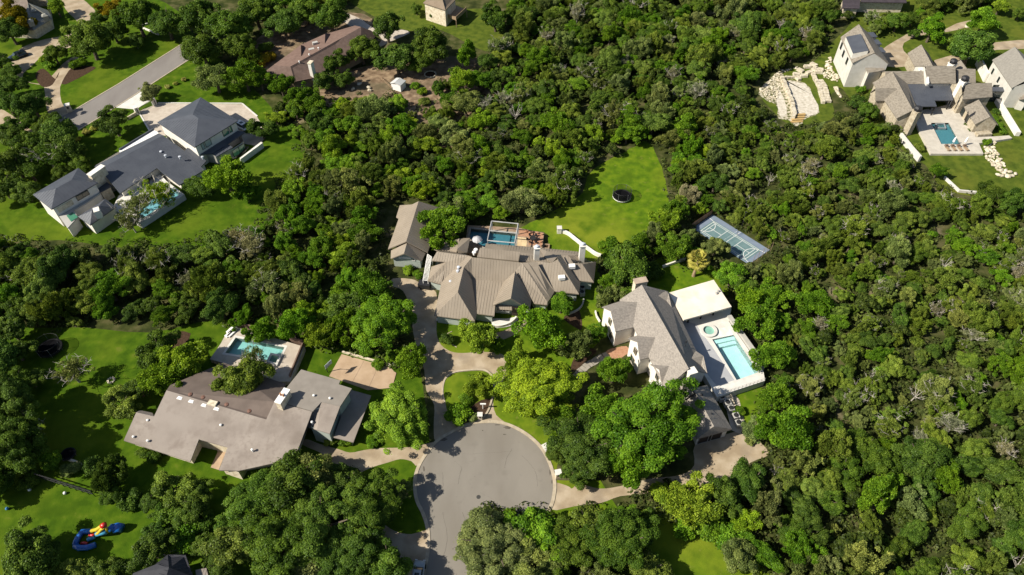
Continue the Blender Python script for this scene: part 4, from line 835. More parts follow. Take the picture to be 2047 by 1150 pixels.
for X, Y in ((830,262),(878,172)):
    p = P(*TF(X,Y),5.0); blk(F_, 'skylight', (p.x,p.y,4.4), (1.6,1.0,.8), GREYW, .45)
for X, Y in ((665,435),(800,340),(925,252)): vent(F_, *TF(X,Y), 6.0, .2, .4)
sd_ = thing('garden_shed', 'small white garden shed with pale grey roof in the bare garden', 'shed', P(*TR2(1130,640),0))
_, _, s, V = gable(sd_, TR2, (1133,590),(1092,626),(1180,612),(1138,652), 3.0, 2.2, plain('pale_grey_roof',(.52,.52,.50)), WHITEP, ins=.15, rib=.6)

# ================================================================== houses cut by the frame
gz = P(50,20,0); N1 = thing('slate_house', 'house with pale slate hip roof in the top left corner', 'house', (gz.x, gz.y, 0))
roof(N1, {'r':(400,40,7.0),'a':(750,270,3.4),'b':(480,430,3.4),'c':(365,270,None),'d':(690,150,3.8),'t':(380,-60,7.0),'l0':(-200,-60,4.0),'l1':(-100,330,3.4),'rb':(600,-120,4.0)}, [('a','b','r','c'),('r','d','a'),('r','rb','d')][0:2], PALESH, TH)
roof(N1, {'r':(400,40,7.0),'t':(330,-160,7.0),'l0':(-200,-60,3.4),'l1':(-60,420,3.4),'b':(480,430,3.4),'c':(365,270,5.0)}, [('r','t','l0','l1','c'),('c','l1','b')], mat('dun_shingle', [(.15,.12,.10),(.19,.155,.13)], scale=.8, detail=7, rough=.95, spec=.1), TH)
walls(N1, inset([P(*TH(*a),3.4) for a in [(740,270),(480,425),(-60,415),(-150,-50),(680,-60)]], .6), 3.3, CREAM)
for X, Y in ((478,170),(650,240),(440,320)):
    p = P(*TH(X,Y),5.2); blk(N1, 'dormer', (p.x,p.y,4.0), (1.6,1.6,1.6), PALESH, .6); blk(N1, 'dormer_roof', (p.x,p.y,5.6), (1.9,1.9,.5), PALESH, .6, .4)
gz = P(875,10,0); N2 = thing('cream_house', 'cream house with brown hip roof and raised deck at the top edge', 'house', (gz.x, gz.y, 0))
hip(N2, TR2, [(1310,22),(1480,78),(1565,-10),(1400,-60)], [(1455,-10),(1440,-40)], 6.0, 8.0, mat('umber_shingle', [(.19,.145,.105),(.23,.18,.13)], scale=1, detail=7, rough=.95, spec=.1), CREAM, ins=.4)
p = [P(*TR2(*a),2.6) for a in [(1490,125),(1560,150),(1640,75),(1560,40)]]
MB().prism(p, 2.35).build('deck', WOOD, N2); strip('deck_railing', [TR2(1490,125), TR2(1560,150), TR2(1640,75)], .12, 1.0, WOOD, z=2.6, side=1, parent=N2)
for a in p: blk(N2, 'post', (a.x,a.y,0), (.25,.25,2.4), WOOD)
gz = P(1750,5,0); N3 = thing('lodge', 'low building with dark purple brown metal roof at the top right edge', 'house', (gz.x, gz.y, 0))
PURP = plain('purple_metal',(.055,.045,.05), rough=.5)
roof(N3, {'a':(735,60,3.6),'b':(860,62,3.6),'c':(868,-30,5.0),'d':(740,-30,5.0)}, [('a','b','c','d')], PURP, TR4, rib=.8)
roof(N3, {'a':(870,15,4.0),'b':(1200,20,4.0),'c':(1190,-60,5.6),'d':(870,-60,5.6)}, [('a','b','c','d')], PURP, TR4, rib=.8)
_, s = walls(N3, inset([P(*TR4(*a),3.8) for a in [(740,58),(860,58),(872,14),(1195,18),(1190,-60),(740,-40)]], .5), 3.7, CREAM)
for X in (900,940,1030,1090,1130): window(N3, (P(*TR4(870,55),0), P(*TR4(1195,60),0)), *TR4(X,30), 1.4, 1.2, frame=DARK, bars=1, zc=2.3)
gz = P(345,1135,0); N4 = thing('dark_roof_house', 'dark charcoal metal hip roof house at the bottom left edge', 'house', (gz.x, gz.y, 0))
hip(N4, TJ, [(640,760),(1290,535),(1520,560),(1620,900)], [(1305,690),(1000,900)], 4.6, 6.2, plain('charcoal_metal',(.020,.020,.024), rough=.6), GREYW, rib=.7) if False else None
roof(N4, {'a':(1310,690,6.4),'b':(1295,535,4.2),'c':(1510,540,4.2),'d':(1600,800,4.2),'e':(1150,800,None),'f':(1150,650,4.6),'g':(850,760,4.2),'h':(820,900,4.2),'i':(1250,900,6.4)}, [('a','b','c','d','i'),('a','i','f','b')], plain('charcoal_metal',(.030,.030,.036), rough=.6), TJ, rib=.7)
roof(N4, {'f':(1160,650,5.4),'g':(880,760,4.2),'h':(820,900,4.2),'i':(1250,900,6.3),'a':(1305,690,6.3)}, [('f','g','h','i','a')], plain('charcoal_metal',(.030,.030,.036)), TJ, rib=.7)
walls(N4, inset([P(*TJ(*a),4.2) for a in [(1295,545),(1510,550),(1600,800),(1600,900),(830,900),(880,770)]], .6), 4.0, GREYW)
_, s = walls(N4, inset([P(*TJ(*a),3.0) for a in [(1630,720),(1760,695),(1785,800),(1640,820)]], .1), 3.0, CREAM)
roof(N4, {'a':(1630,720,3.1),'b':(1760,695,3.1),'c':(1785,800,3.1),'d':(1640,820,3.1)}, [('a','b','c','d')], BROWNSH, TJ)
# ================================================================== pool garden of the centre house
ZB = 1.0
PB = [(158,198),(815,268),(800,470),(345,472),(130,340)]
TB_ = slab('pool_terrace', [(110,150),(470,165),(860,190),(1225,262),(1195,500),(800,520),(330,560),(60,560),(85,330)], mat('brown_flags', [(.24,.165,.11),(.33,.24,.165)], scale=1.2, detail=6, rough=.95, spec=.1), ZB, t=T4, holes=[PB]); tag(TB_, 'brown flagstone terrace around the dark pool behind the centre house', 'terrace')
pool('swimming_pool', 'dark blue pool under a grey pergola behind the centre house', PB, ZB, .95, poolmat('slate_plaster',(.07,.17,.21)), (.45,.80,.88), t=T4, coping=plain('grey_coping',(.30,.26,.21)))
sheet('brick_terrace', [(840,205),(1222,265),(1195,440),(1000,440),(1000,320),(835,310)], BRICKP, ZB+.006, t=T4, parent=TB_)
for a in ([(815,320),(895,328),(885,452),(800,445)], [(897,328),(982,335),(965,460),(887,452)]):
    sheet('timber_deck', a, plain('pale_timber',(.56,.42,.24)), ZB+.012, t=T4, parent=TB_)
pg = thing('pergola', 'grey steel pergola frame standing over the dark blue pool', 'pergola', P(*T4(630,300),ZB))
ZT = ZB+3.4; pc = [P(*T4(*a), ZT) for a in [(462,88),(850,128),(800,408),(400,372)]]
STEEL = plain('grey_steel',(.33,.33,.32), rough=.5)
for i in range(4): MB().tube([pc[i], pc[(i+1)%4]], .16, 4).build('beam', STEEL, pg)
MB().tube([pc[0].lerp(pc[3],.5), pc[1].lerp(pc[2],.5)], .14, 4).build('beam', STEEL, pg)
for i in range(4): MB().tube([(pc[i].x,pc[i].y,ZB-.9 if i in (2,3) else ZB), pc[i]], .14, 4).build('post', STEEL, pg)
slide = thing('patio_umbrella', 'round pale grey patio umbrella beside the dark blue pool', 'umbrella', P(*T4(250,400),ZB))
c = P(*T4(248,348), ZB+2.3); MB().lathe((c.x,c.y,ZB+2.1), [(1.25,0),(.9,.3),(.45,.55),(.05,.7)], 8).build('canopy', plain('canopy_grey',(.40,.40,.41)), slide); MB().tube([(c.x,c.y,ZB),(c.x,c.y,ZB+2.7)], .04, 6).build('pole', DARK, slide)
def dining(px, py, z, label, n=6, r=.75, mat_=None, rx=1.0):
    c = P(px, py, z); t = thing('patio_table', label, 'table', tuple(c)); mat_ = mat_ or DARK
    MB().lathe(tuple(c), [(.3,0),(.08,.1),(.08,.66),(r,.68),(r,.74)], 14).build('table_top', mat_, t)
    for k in range(n):
        a = 2*math.pi*k/n; q = c + Vector((math.cos(a)*(r+.55)*rx, math.sin(a)*(r+.55), 0))
        ch = thing('patio_chair', label.replace('table', 'table chair', 1), 'chair', tuple(q), 'chairs around ' + label[:40])
        s = MB(); s.box((q.x,q.y,z+.4),(.5,.5,.08),a); s.build('seat', mat_, ch)
        b = MB(); b.box((q.x+math.cos(a)*.25,q.y+math.sin(a)*.25,z+.45),(.07,.5,.45),a); b.build('backrest', mat_, ch)
        for dx, dy in ((-.2,-.2),(.2,-.2),(.2,.2),(-.2,.2)):
            MB().tube([(q.x+dx,q.y+dy,z),(q.x+dx,q.y+dy,z+.42)], .03, 4).build('leg', mat_, ch)
    return t
dining(*T4(1062,365), ZB, 'black round patio table on the brick terrace beside the dark pool', 6)
dining(*TC2(790,770), ZC, 'black patio table under the eaves of the modern house', 6, .8)
for X, Y in ((1010,270),(1050,262),(1130,272),(1195,290),(1180,400),(1178,455),(960,235),(985,250)):
    c = P(*T4(X,Y), ZB); q = thing('planter', 'small terracotta planter on the edge of the brick terrace', 'planter', tuple(c), 'terracotta planters')
    MB().lathe(tuple(c), [(.15,0),(.24,.38),(.27,.42),(.2,.43)], 8).build('pot', BRICKP, q)
fp = thing('spa_box', 'dark framed square planter below the brick terrace', 'planter', P(*T4(1255,450),0))
qs = [P(*T4(*a), .5) for a in [(1215,415),(1310,422),(1300,492),(1205,485)]]; qi = inset(qs, .3)
mk('rim', [(a.x,a.y,0) for a in qs]+[tuple(a) for a in qs]+[(a.x,a.y,.5) for a in qi]+[(a.x,a.y,.1) for a in qi], [(i,(i+1)%4,(i+1)%4+4,i+4) for i in range(4)]+[(i+4,(i+1)%4+4,(i+1)%4+8,i+8) for i in range(4)]+[(i+8,(i+1)%4+8,(i+1)%4+12,i+12) for i in range(4)], WOOD, fp); mk('soil', [(a.x,a.y,.3) for a in qi], [(0,1,2,3)], MULCH, fp)
# curved lawn wall
cw = smoothpx([T4(*a) for a in [(1440,255),(1560,295),(1660,370),(1760,450),(1860,520),(1960,590),(2047,625)]], 5, False)
tag(strip('lawn_wall', cw, .45, .9, STUCCO, side=1), 'curved low pale wall sweeping across the lawn behind the centre house', 'wall')
c = P(*T4(1445,255),0); gp = thing('wall_pier', 'square pale stone pier at the end of the curved lawn wall', 'pier', tuple(c)); blk(gp, 'shaft', tuple(c), (1.0,1.0,1.5), STUCCO); blk(gp, 'cap', (c.x,c.y,1.5), (1.2,1.2,.15), WHITEC)
tag(strip('garden_wall', smoothpx([TM(*a) for a in [(490,225),(475,290),(420,350),(320,395)]], 4, False), .3, .5, GREYW, side=1), 'low curved grey wall right of the centre house', 'wall')
tag(strip('garden_wall.001', [TG(*a) for a in [(555,1060),(640,1030),(730,1000)]], .35, .7, STUCCO, side=1), 'short pale wall left of the palm tree', 'wall')
tag(strip('garden_wall.002', [TM(*a) for a in [(625,370),(640,430),(680,495)]], .25, .6, STUCCO, side=1), 'short pale garden wall beside the white gable of the stucco house', 'wall')
# air conditioners, bins
def acunit(px, py, label, s=1.0, grp=None):
    c = P(px,py,0); t = thing('air_conditioner', label, 'air conditioner', tuple(c), grp); blk(t, 'cabinet', tuple(c), (.9*s,.9*s,.9*s), GREYW, .2)
    MB().lathe((c.x,c.y,.9*s), [(.38*s,0),(.38*s,.04),(.1*s,.06)], 12).build('fan_grille', DARK, t)
for X, Y in ((1045,640),(1042,700)): acunit(*T3(X,Y), 'grey air conditioner at the right end of the centre house', 1.2, 'air conditioners at the right end of the centre house')
for i, (X, Y) in enumerate(((640,460),(705,520),(745,585),(800,670),(830,750))): acunit(*T8(X,Y), 'grey machine box in the service yard right of the garage', 1.3, 'machines in the service yard')
sv = thing('service_fence', 'dark slatted service yard fence right of the grey shingle garage', 'fence', P(*T8(760,620),0))
for i in range(16):
    c = P(*T8(740+i*9.5, 400+i*26), 0)
    if i < 16: MB().tube([(c.x,c.y,0),(c.x,c.y,1.3)], .05, 4).build('post', DARK, sv)
MB().tube([P(*T8(740,400),1.3), P(*T8(882,790),1.3)], .05, 4).build('rail', DARK, sv)
c = P(*T2(70,540),0); t = thing('trash_trailer', 'dark covered cart parked at the end of the driveway by the centre house', 'cart', tuple(c)); blk(t, 'box', (c.x,c.y,.35), (2.6,1.5,1.1), DARK, -.2); blk(t, 'lid', (c.x,c.y,1.45), (2.7,1.6,.12), BLACKMETAL, -.2)
for s in (-.8,.8): MB().lathe((c.x+s,c.y-.4,0), [(.3,0),(.3,.4)], 10).build('wheel', BLACKMETAL, t)
# ================================================================== trampolines
def trampoline(px, py, R, label, net=True, white=True):
    c = P(px, py, 0); t = thing('trampoline', label, 'trampoline', tuple(c)); n = 24
    ring = lambda r, z: [(c.x+r*math.cos(2*math.pi*k/n), c.y+r*math.sin(2*math.pi*k/n), z) for k in range(n)]
    mk('mat', ring(R*.86,.82), [tuple(range(n))], plain('black_mat',(.006,.006,.007), rough=1, spec=.02), t)
    v = ring(R*.84,.85)+ring(R,.85)+ring(R,.72); mk('pad', v, [(k,(k+1)%n,n+(k+1)%n,n+k) for k in range(n)]+[(n+k,n+(k+1)%n,2*n+(k+1)%n,2*n+k) for k in range(n)], plain('pad_grey',(.018,.018,.02), spec=.05), t)
    v = ring(R*1.01,.72)+ring(R*1.01,.5); mk('skirt', v, [(k,(k+1)%n,n+(k+1)%n,n+k) for k in range(n)], WHITEP if white else DARK, t)
    for k in range(6):
        a = 2*math.pi*k/6; p0 = Vector((c.x+R*math.cos(a), c.y+R*math.sin(a), 0)); MB().tube([p0, p0+Vector((0,0,2.6 if net else .75))], .04, 5).build('pole', plain('pole_grey',(.16,.16,.17)), t)
    if net:
        m = bpy.data.materials.get('safety_net')
        if m is None:
            m = bpy.data.materials.new('safety_net'); m.use_nodes = True; N = m.node_tree; N.nodes.clear(); o = _n(N,'ShaderNodeOutputMaterial'); x = _n(N,'ShaderNodeMixShader'); x.inputs[0].default_value = .38
            d = _n(N,'ShaderNodeBsdfDiffuse'); d.inputs[0].default_value = (.012,.014,.012,1); tr = _n(N,'ShaderNodeBsdfTransparent'); N.links.new(tr.outputs[0],x.inputs[1]); N.links.new(d.outputs[0],x.inputs[2]); N.links.new(x.outputs[0],o.inputs[0])
        v = ring(R*.97,.85)+ring(R*1.0,1.7)+ring(R*.97,2.55); mk('net', v, [(j*n+k,j*n+(k+1)%n,(j+1)*n+(k+1)%n,(j+1)*n+k) for j in range(2) for k in range(n)], m, t)
        MB().tube(ring(R*.97,2.57)+[ring(R*.97,2.57)[0]], .035, 4).build('top_rail', DARK, t)
    return t
trampoline(*TG(240,520), 2.3, 'black trampoline with safety net on the sunny lawn behind the centre house')
trampoline(*TL(232,135), 2.4, 'black trampoline in the shade at the left edge', net=True, white=False)
trampoline(*TL(315,612), 1.3, 'small dark trampoline beside the low wall at the lower left', net=False, white=False)
# ================================================================== sport court
ck = [P(*TK(*a), .12) for a in [(620,85),(1715,765),(1430,1010),(235,345)]]       # far-left, far-right, near-right, near-left
ck = [ck[0], ck[1], ck[3] + (ck[1]-ck[0])*.985, ck[3]]
def uv(u, v, z): 
    p = ck[0].lerp(ck[1], u).lerp(ck[3].lerp(ck[2], u), v); return Vector((p.x, p.y, z))
cc = uv(.5,.5,0); CT = thing('sport_court', 'blue green sport court with white lines below the woods', 'court', (cc.x, cc.y, 0))
m = MB(); m.prism([Vector((a.x,a.y,.12)) for a in ck], -.02); m.build('slab', mat('court_blue', [(.155,.195,.255),(.185,.225,.285)], scale=.8, detail=6, rough=.8), CT)
mk('play_area', [tuple(uv(a,b,.125)) for a, b in ((.09,.2),(.93,.2),(.93,.98),(.09,.98))], [(0,1,2,3)], mat('court_green', [(.110,.180,.185),(.135,.21,.21)], scale=.8, detail=6, rough=.8), CT)
def cline(a, b, w_=.09):
    A, B = uv(*a,.131), uv(*b,.131); d = (B-A).normalized(); s = Vector((-d.y,d.x,0))*w_/2
    mk('court_line', [tuple(A-s),tuple(B-s),tuple(B+s),tuple(A+s)], [(0,1,2,3)], WHITEP, CT)
for u in (.115,.155,.86,.90): cline((u,.24),(u,.93))
for v_ in (.24,.30,.87,.93): cline((.115,v_),(.90,v_))
for u in (.37,.505,.635): cline((u,.24 if u!=.505 else .02),(u,.93))
cline((.155,.585),(.37,.585)); cline((.635,.585),(.86,.585))
for s, u0 in ((1,.02),(-1,.99)):
    pts = [(u0 + s*.2*math.sin(math.pi*k/12), .58-.36*math.cos(math.pi*k/12)) for k in range(13)]
    for k in range(12): cline(pts[k], pts[k+1], .11)
nt_ = thing('court_net', 'thin net strung across the middle of the blue green sport court', 'net', tuple(uv(.505,.6,.12)))
for v_ in (.2,.97): q = uv(.505,v_,.12); MB().tube([q,q+Vector((0,0,1.5))], .04, 5).build('post', DARK, nt_)
a, b = uv(.505,.2,1.55), uv(.505,.97,1.55); MB().tube([a,b], .02, 4).build('cord', WHITEP, nt_)
fc = thing('court_fence', 'weathered wooden fence behind the left end of the sport court', 'fence', tuple(uv(0,.5,0)))
for i in range(16):
    q = uv(-.012, .02+i*.064, 0); q2 = uv(-.012, .02+(i+.92)*.064, 0); d = Vector((.03,.05,0))
    MB().prism([q, q2, q2+d, q+d], 0, 1.6).build('plank', plain('rust_wood',(.30,.17,.10), var=.25, scale=1), fc)
fc2 = thing('court_fence', 'tall wire fence with thin dark posts beyond the right end of the sport court', 'fence', tuple(uv(1.02,.4,0)))
for i in range(5): q = uv(1.02,.02+i*.22,0); MB().tube([q,q+Vector((0,0,3))], .04, 5).build('post', WOOD, fc2)
for h in (1.0,2.0,3.0): MB().tube([uv(1.02,.02,h), uv(1.02,.9,h)], .025, 4).build('wire', WOOD, fc2)
c = P(*TK(1165,345),0); t = thing('court_lamp', 'thin dark lamp pole behind the sport court', 'lamp', tuple(c)); MB().tube([c,c+Vector((0,0,5))], .07, 6).build('pole', DARK, t); blk(t,'lamp_head',(c.x,c.y,5),(.5,.3,.15),DARK)
# ================================================================== basketball hoop
def hoop(px, py, ang, label):
    c = P(px,py,.12); t = thing('basketball_hoop', label, 'basketball hoop', tuple(c)); d = Vector((math.cos(ang),math.sin(ang),0)); s = Vector((-d.y,d.x,0))
    MB().tube([c, c+Vector((0,0,2.2)), c+d*.9+Vector((0,0,3.2))], .09, 6).build('pole', DARK, t)
    b = c+d*1.05; v = [b+s*x+Vector((0,0,z)) for x in (-.9,.9) for z in (2.9,4.0)]; v = [v[0],v[2],v[3],v[1]]
    mk('backboard', [tuple(q) for q in v]+[tuple(q+d*.05) for q in v], [(3,2,1,0),(4,5,6,7),(0,1,5,4),(1,2,6,5),(2,3,7,6),(3,0,4,7)], plain('board_white',(.62,.66,.66)), t)
    MB().tube([b+d*.3+Vector((math.cos(a)*.23,math.sin(a)*.23,3.05)) for a in [k*math.pi/6 for k in range(13)]], .02, 4).build('rim', plain('orange_rim',(.5,.1,.02)), t)
hoop(655,744,-.6,'basketball hoop with pale backboard at the corner of the small pink court')
hoop(1552,160,-1.2,'x') if False else None
# ================================================================== cars
def car(px, py, ang, paint, label, L=4.9, W=1.95, H_=1.7):
    c = P(px,py,.02); t = thing('parked_car', label, 'car', tuple(c)); d = Vector((math.cos(ang),math.sin(ang),0)); s = Vector((-d.y,d.x,0))
    prof = [(-.5,.42,.92),(-.495,.62,.95),(-.46,.86,.97),(-.30,.95,1.0),(.20,.98,1.0),(.38,.90,.97),(.47,.72,.93),(.5,.45,.90)]
    v = []; n = len(prof)
    for x, z, wd in prof:
        for yy, zz in ((-.5,.25),(-.5,z-.08),(-.42,z),(.42,z),(.5,z-.08),(.5,.25)): v.append(tuple(c + d*x*L + s*yy*W*wd + Vector((0,0,zz))))
    f = [(i*6+k, i*6+(k+1)%6, (i+1)*6+(k+1)%6, (i+1)*6+k) for i in range(n-1) for k in range(6)] + [tuple(range(5,-1,-1)), tuple(range((n-1)*6, n*6))]
    body = mk('body', v, f, paint, t, True)
    cab = [(-.47,.93,.80),(-.40,1.55,.70),(-.05,H_,.72),(.10,1.62,.70),(.24,.97,.82)]; v = []
    for x, z, wd in cab:
        for yy, zz in ((-.5*wd/.8,.9),(-.5*wd,z),(.5*wd,z),(.5*wd/.8,.9)): v.append(tuple(c + d*x*L + s*yy*W*.98 + Vector((0,0,max(zz,.9)))))
    f = [(i*4+k, i*4+(k+1)%4, (i+1)*4+(k+1)%4, (i+1)*4+k) for i in range(4) for k in range(4)]
    mk('cabin_glass', v, f, GLASS, t)
    rp = [c + d*x*L + s*y*W + Vector((0,0,z)) for x, y, z in ((-.41,-.33,1.58),(.09,-.33,1.66),(.09,.33,1.66),(-.41,.33,1.58))]
    rp2 = [c + d*(-.05)*L + s*y*W + Vector((0,0,H_+.03)) for y in (-.33,.33)]
    mk('roof', [tuple(q) for q in (rp[0],rp2[0],rp[1],rp[2],rp2[1],rp[3])], [(0,1,4,5),(1,2,3,4)], paint, t)
    sr = [c + d*x*L + s*y*W + Vector((0,0,H_+.06)) for x, y in ((-.2,-.2),(-.02,-.2),(-.02,.2),(-.2,.2))]; mk('sunroof', [tuple(q) for q in sr], [(0,1,2,3)], GLASS, t)
    for x in (-.31,.31):
        for y in (-.5,.5):
            w0 = c + d*x*L + s*y*W; MB().tube([w0-s*.12+Vector((0,0,.34)), w0+s*.12+Vector((0,0,.34))], .35, 14).build('wheel', plain('tyre',(.015,.015,.015), rough=.9), t)
    for y in (-.35,.35):
        q = c + d*.492*L + s*y*W + Vector((0,0,.62)); blk(t, 'headlight', (q.x,q.y,.6), (.12,.4,.14), plain('lens',(.75,.77,.8), rough=.2), ang)
        q = c - d*.492*L + s*y*W + Vector((0,0,.7)); blk(t, 'tail_light', (q.x,q.y,.68), (.1,.35,.18), plain('red_lens',(.3,.01,.01), rough=.3), ang)
    return t
car(37,115, math.radians(222), glassmat('black_paint',(.008,.012,.022),.15), 'shiny black car parked on the curved drive at the upper left', 5.6, 2.2)
car(*TC3(1425,555), math.radians(-38), glassmat('white_paint',(.72,.73,.74),.25), 'white car parked behind the upper storey of the modern house', 5.6, 2.2)
car(836,1152, math.radians(85), glassmat('silver_paint',(.35,.37,.38),.25), 'silver car parked at the bottom edge left of the road', 4.9, 1.9)
# ================================================================== street furniture
def mailbox(px, py, label, s=1.0, rz=0.0):
    c = P(px,py,0); t = thing('mailbox', label, 'mailbox', tuple(c)); blk(t,'pillar',tuple(c),(.8*s,.75*s,1.45*s),CREAM,rz); blk(t,'capstone',(c.x,c.y,1.45*s),(1.0*s,.95*s,.14),WHITEC,rz)
    q = Vector((math.sin(rz),-math.cos(rz),0))*.38*s; blk(t,'letter_box',(c.x+q.x,c.y+q.y,.85*s),(.35*s,.12,.35*s),DARK,rz)
mailbox(*TD(958,945), 'pale stone mailbox pillar beside the driveway mouth at the top of the turning circle')
mailbox(*TS(1553,455), 'pale stone mailbox pillar right of the turning circle', 1.15, .2)
mailbox(*TR1(532,845), 'pale stone mailbox pillar beside the street at the upper left', 1.5, .4)
c = P(*TD(985,850),.15); t = thing('house_sign', 'white T shaped lamp sign in the mulch bed of the driveway island', 'sign', tuple(c)); MB().tube([c,c+Vector((0,0,1.6))], .08, 6).build('post', WHITEP, t); blk(t,'arm',(c.x+.05,c.y,1.7),(1.1,.25,.22),WHITEP)
for X, Y, sz in ((1478,252,(1.5,1.6)),):
    c = P(*TS(X,Y),0); tag(blk(None,'utility_slab',(c.x,c.y,.0),(sz[0],sz[1],.16),WHITEC,.5), 'white concrete utility slab right of the turning circle' if X > 1450 else 'small pale slab under the tree right of the turning circle', 'slab')
# gate of the modern house
for i, (X, Y) in enumerate(((1172,790),(1045,860))):
    c = P(*TR1(X,Y),0); t = thing('gate_pillar', ('upper' if i == 0 else 'lower') + ' white gate pillar at the white concrete drive of the modern house', 'pillar', tuple(c)); blk(t,'shaft',tuple(c),(1.5,1.1,2.2),STUCCO,-.9); blk(t,'panel',(c.x+.4,c.y-.35,.3),(1.3,.15,1.6),DARK,-.9)
gt = thing('gate', 'low sliding gate between the two white pillars', 'gate', P(*TR1(1108,825),0))
a, b = P(*TR1(1060,850),0), P(*TR1(1160,785),0)
for i in range(12): q = a.lerp(b, (i+.5)/12); MB().tube([q,q+Vector((0,0,1.3))], .04, 4).build('bar', DARK, gt)
for h in (.25,1.3): MB().tube([a+Vector((0,0,h)), b+Vector((0,0,h))], .05, 4).build('rail', DARK, gt)
tag(strip('gate_wall', [TR1(1035,868), TR1(960,912)], .3, .9, CREAM, side=1), 'short low wall left of the gate of the modern house', 'wall')
# outside stair at the modern house
os_ = thing('outside_stair', 'black open stair against the white garden wall of the modern house', 'stair', P(*TC3(1390,960),0))
for i in range(9): q = P(*TC3(1345+i*15, 955-i*17), 1.6-.17*(8-i)); blk(os_,'tread',(q.x,q.y,q.z),(1.0,.3,.06),DARK,.5)
for s in (-1,1): MB().tube([P(*TC3(1345+s*22,950+s*12), .4), P(*TC3(1465+s*22,812+s*12), 2.5)], .05, 4).build('handrail', DARK, os_)
# lower-left fence, wall
fn = thing('black_fence', 'long black rail fence across the lower left lawn', 'fence', P(*TL(200,730),0))
a, b = P(*TL(-60,640),0), P(*TL(430,795),0)
for i in range(19): q = a.lerp(b,i/18); MB().tube([q,q+Vector((0,0,1.9))], .07, 5).build('post', DARK, fn)
for h in (1.0,1.9): MB().tube([a+Vector((0,0,h)), b+Vector((0,0,h))], .11, 5).build('rail', DARK, fn)
tag(strip('low_wall', [TL(275,625), TL(350,650), TL(430,695)], .4, .6, CREAM, side=1), 'low pale stone wall beside the small trampoline at the lower left', 'wall')
c = P(*TL(502,273),0); t = thing('fire_ring', 'small stone fire ring on the left lawn', 'fire pit', tuple(c))
for k in range(9): a = 2*math.pi*k/9; blk(t,'stone',(c.x+.6*math.cos(a),c.y+.6*math.sin(a),0),(.38,.3,.25),STONE,a)
for i, (X, Y, k) in enumerate(((136,768,'white ball lying on the lower left lawn'),(295,783,'white bucket lying below the black fence'),(35,853,'blue ball at the far left of the lower lawn'))):
    c = P(*TL(X,Y),0); tag(MB().lathe(tuple(c), [(.05,0),(.22,.08),(.3,.27),(.24,.46),(.06,.55)], 10).build('lawn_toy', WHITEP if i < 2 else plain('toy_blue',(.05,.2,.4)), None, True), k, 'ball')
# inflatable play slide
c = P(195,1068,0); t = thing('inflatable_slide', 'blue red and yellow inflatable water slide on the lower left lawn', 'inflatable', tuple(c))
BL, YL, RD, CYN = (glassmat(n_, k_, .35) for n_, k_ in (('vinyl_blue',(.01,.11,.42)),('vinyl_yellow',(.55,.42,.03)),('vinyl_red',(.5,.02,.015)),('vinyl_cyan',(.06,.30,.48))))
def inf(pts, r, m_, nm): MB().tube([P(*TJ(X,Y), z) for X, Y, z in pts], r, 8).build(nm, m_, t, True)
inf([(180,425,.4),(230,455,.4),(330,450,.4),(430,415,.4)], .5, BL, 'pool_wall'); inf([(180,420,.4),(210,340,.4),(270,260,.4),(380,255,.4)], .5, BL, 'pool_wall')
inf([(640,225,.8),(700,205,.9),(745,215,.9)], .8, BL, 'tower'); inf([(580,240,1.4),(620,215,1.4),(640,190,1.2)], .5, BL, 'tower')
inf([(380,250,.6),(440,235,1.6),(490,200,2.4),(530,180,2.6)], .33, YL, 'slide_rail'); inf([(430,300,.6),(470,270,1.4),(500,230,2.2),(545,200,2.6),(580,260,1.2)], .3, YL, 'slide_rail')
inf([(500,200,2.9),(525,180,3.1),(550,172,2.9)], .45, RD, 'slide_top'); inf([(440,290,.7),(500,275,1.2),(560,262,1.4)], .42, CYN, 'slide_bed'); inf([(330,360,.3),(370,340,.35),(420,320,.4)], .38, CYN, 'slide_bed')
inf([(255,400,.25),(290,395,.25),(330,405,.25)], .28, RD, 'arch'); inf([(350,305,.8),(400,300,1.0),(420,290,.8)], .22, RD, 'arch')
# loungers and umbrellas of the courtyard pool
for i in range(4):
    c = P(*TE4(850+i*78, 435), ZP); t = thing('sun_lounger', ['leftmost','second from left','third from left','rightmost'][i] + ' of four brown sun loungers in front of the courtyard pool', 'lounger', tuple(c), 'loungers at the courtyard pool')
    m = MB(); m.box((c.x,c.y-.3,ZP+.3),(.8,1.6,.14),.15); m.build('seat', WOOD, t); m = MB(); m.box((c.x-.1,c.y+.75,ZP+.35),(.8,.55,.5),.15); m.build('backrest', plain('brown_sling',(.16,.11,.08)), t)
    for a_, b_ in ((-.3,-.9),(.3,-.9),(-.3,.4),(.3,.4)): MB().tube([(c.x+a_,c.y+b_,ZP),(c.x+a_,c.y+b_,ZP+.32)], .035, 4).build('leg', DARK, t)
for i, (X, Y) in enumerate(((915,380),(1065,385))):
    c = P(*TE4(X,Y), ZP); t = thing('closed_umbrella', ('left' if i == 0 else 'right') + ' closed white umbrella in front of the courtyard pool', 'umbrella', tuple(c)); MB().tube([c,c+Vector((0,0,.9))], .04, 5).build('pole', WHITEP, t); MB().lathe((c.x,c.y,ZP+.8), [(.1,0),(.34,.25),(.24,1.3),(.04,1.9)], 8).build('canopy', WHITEP, t)
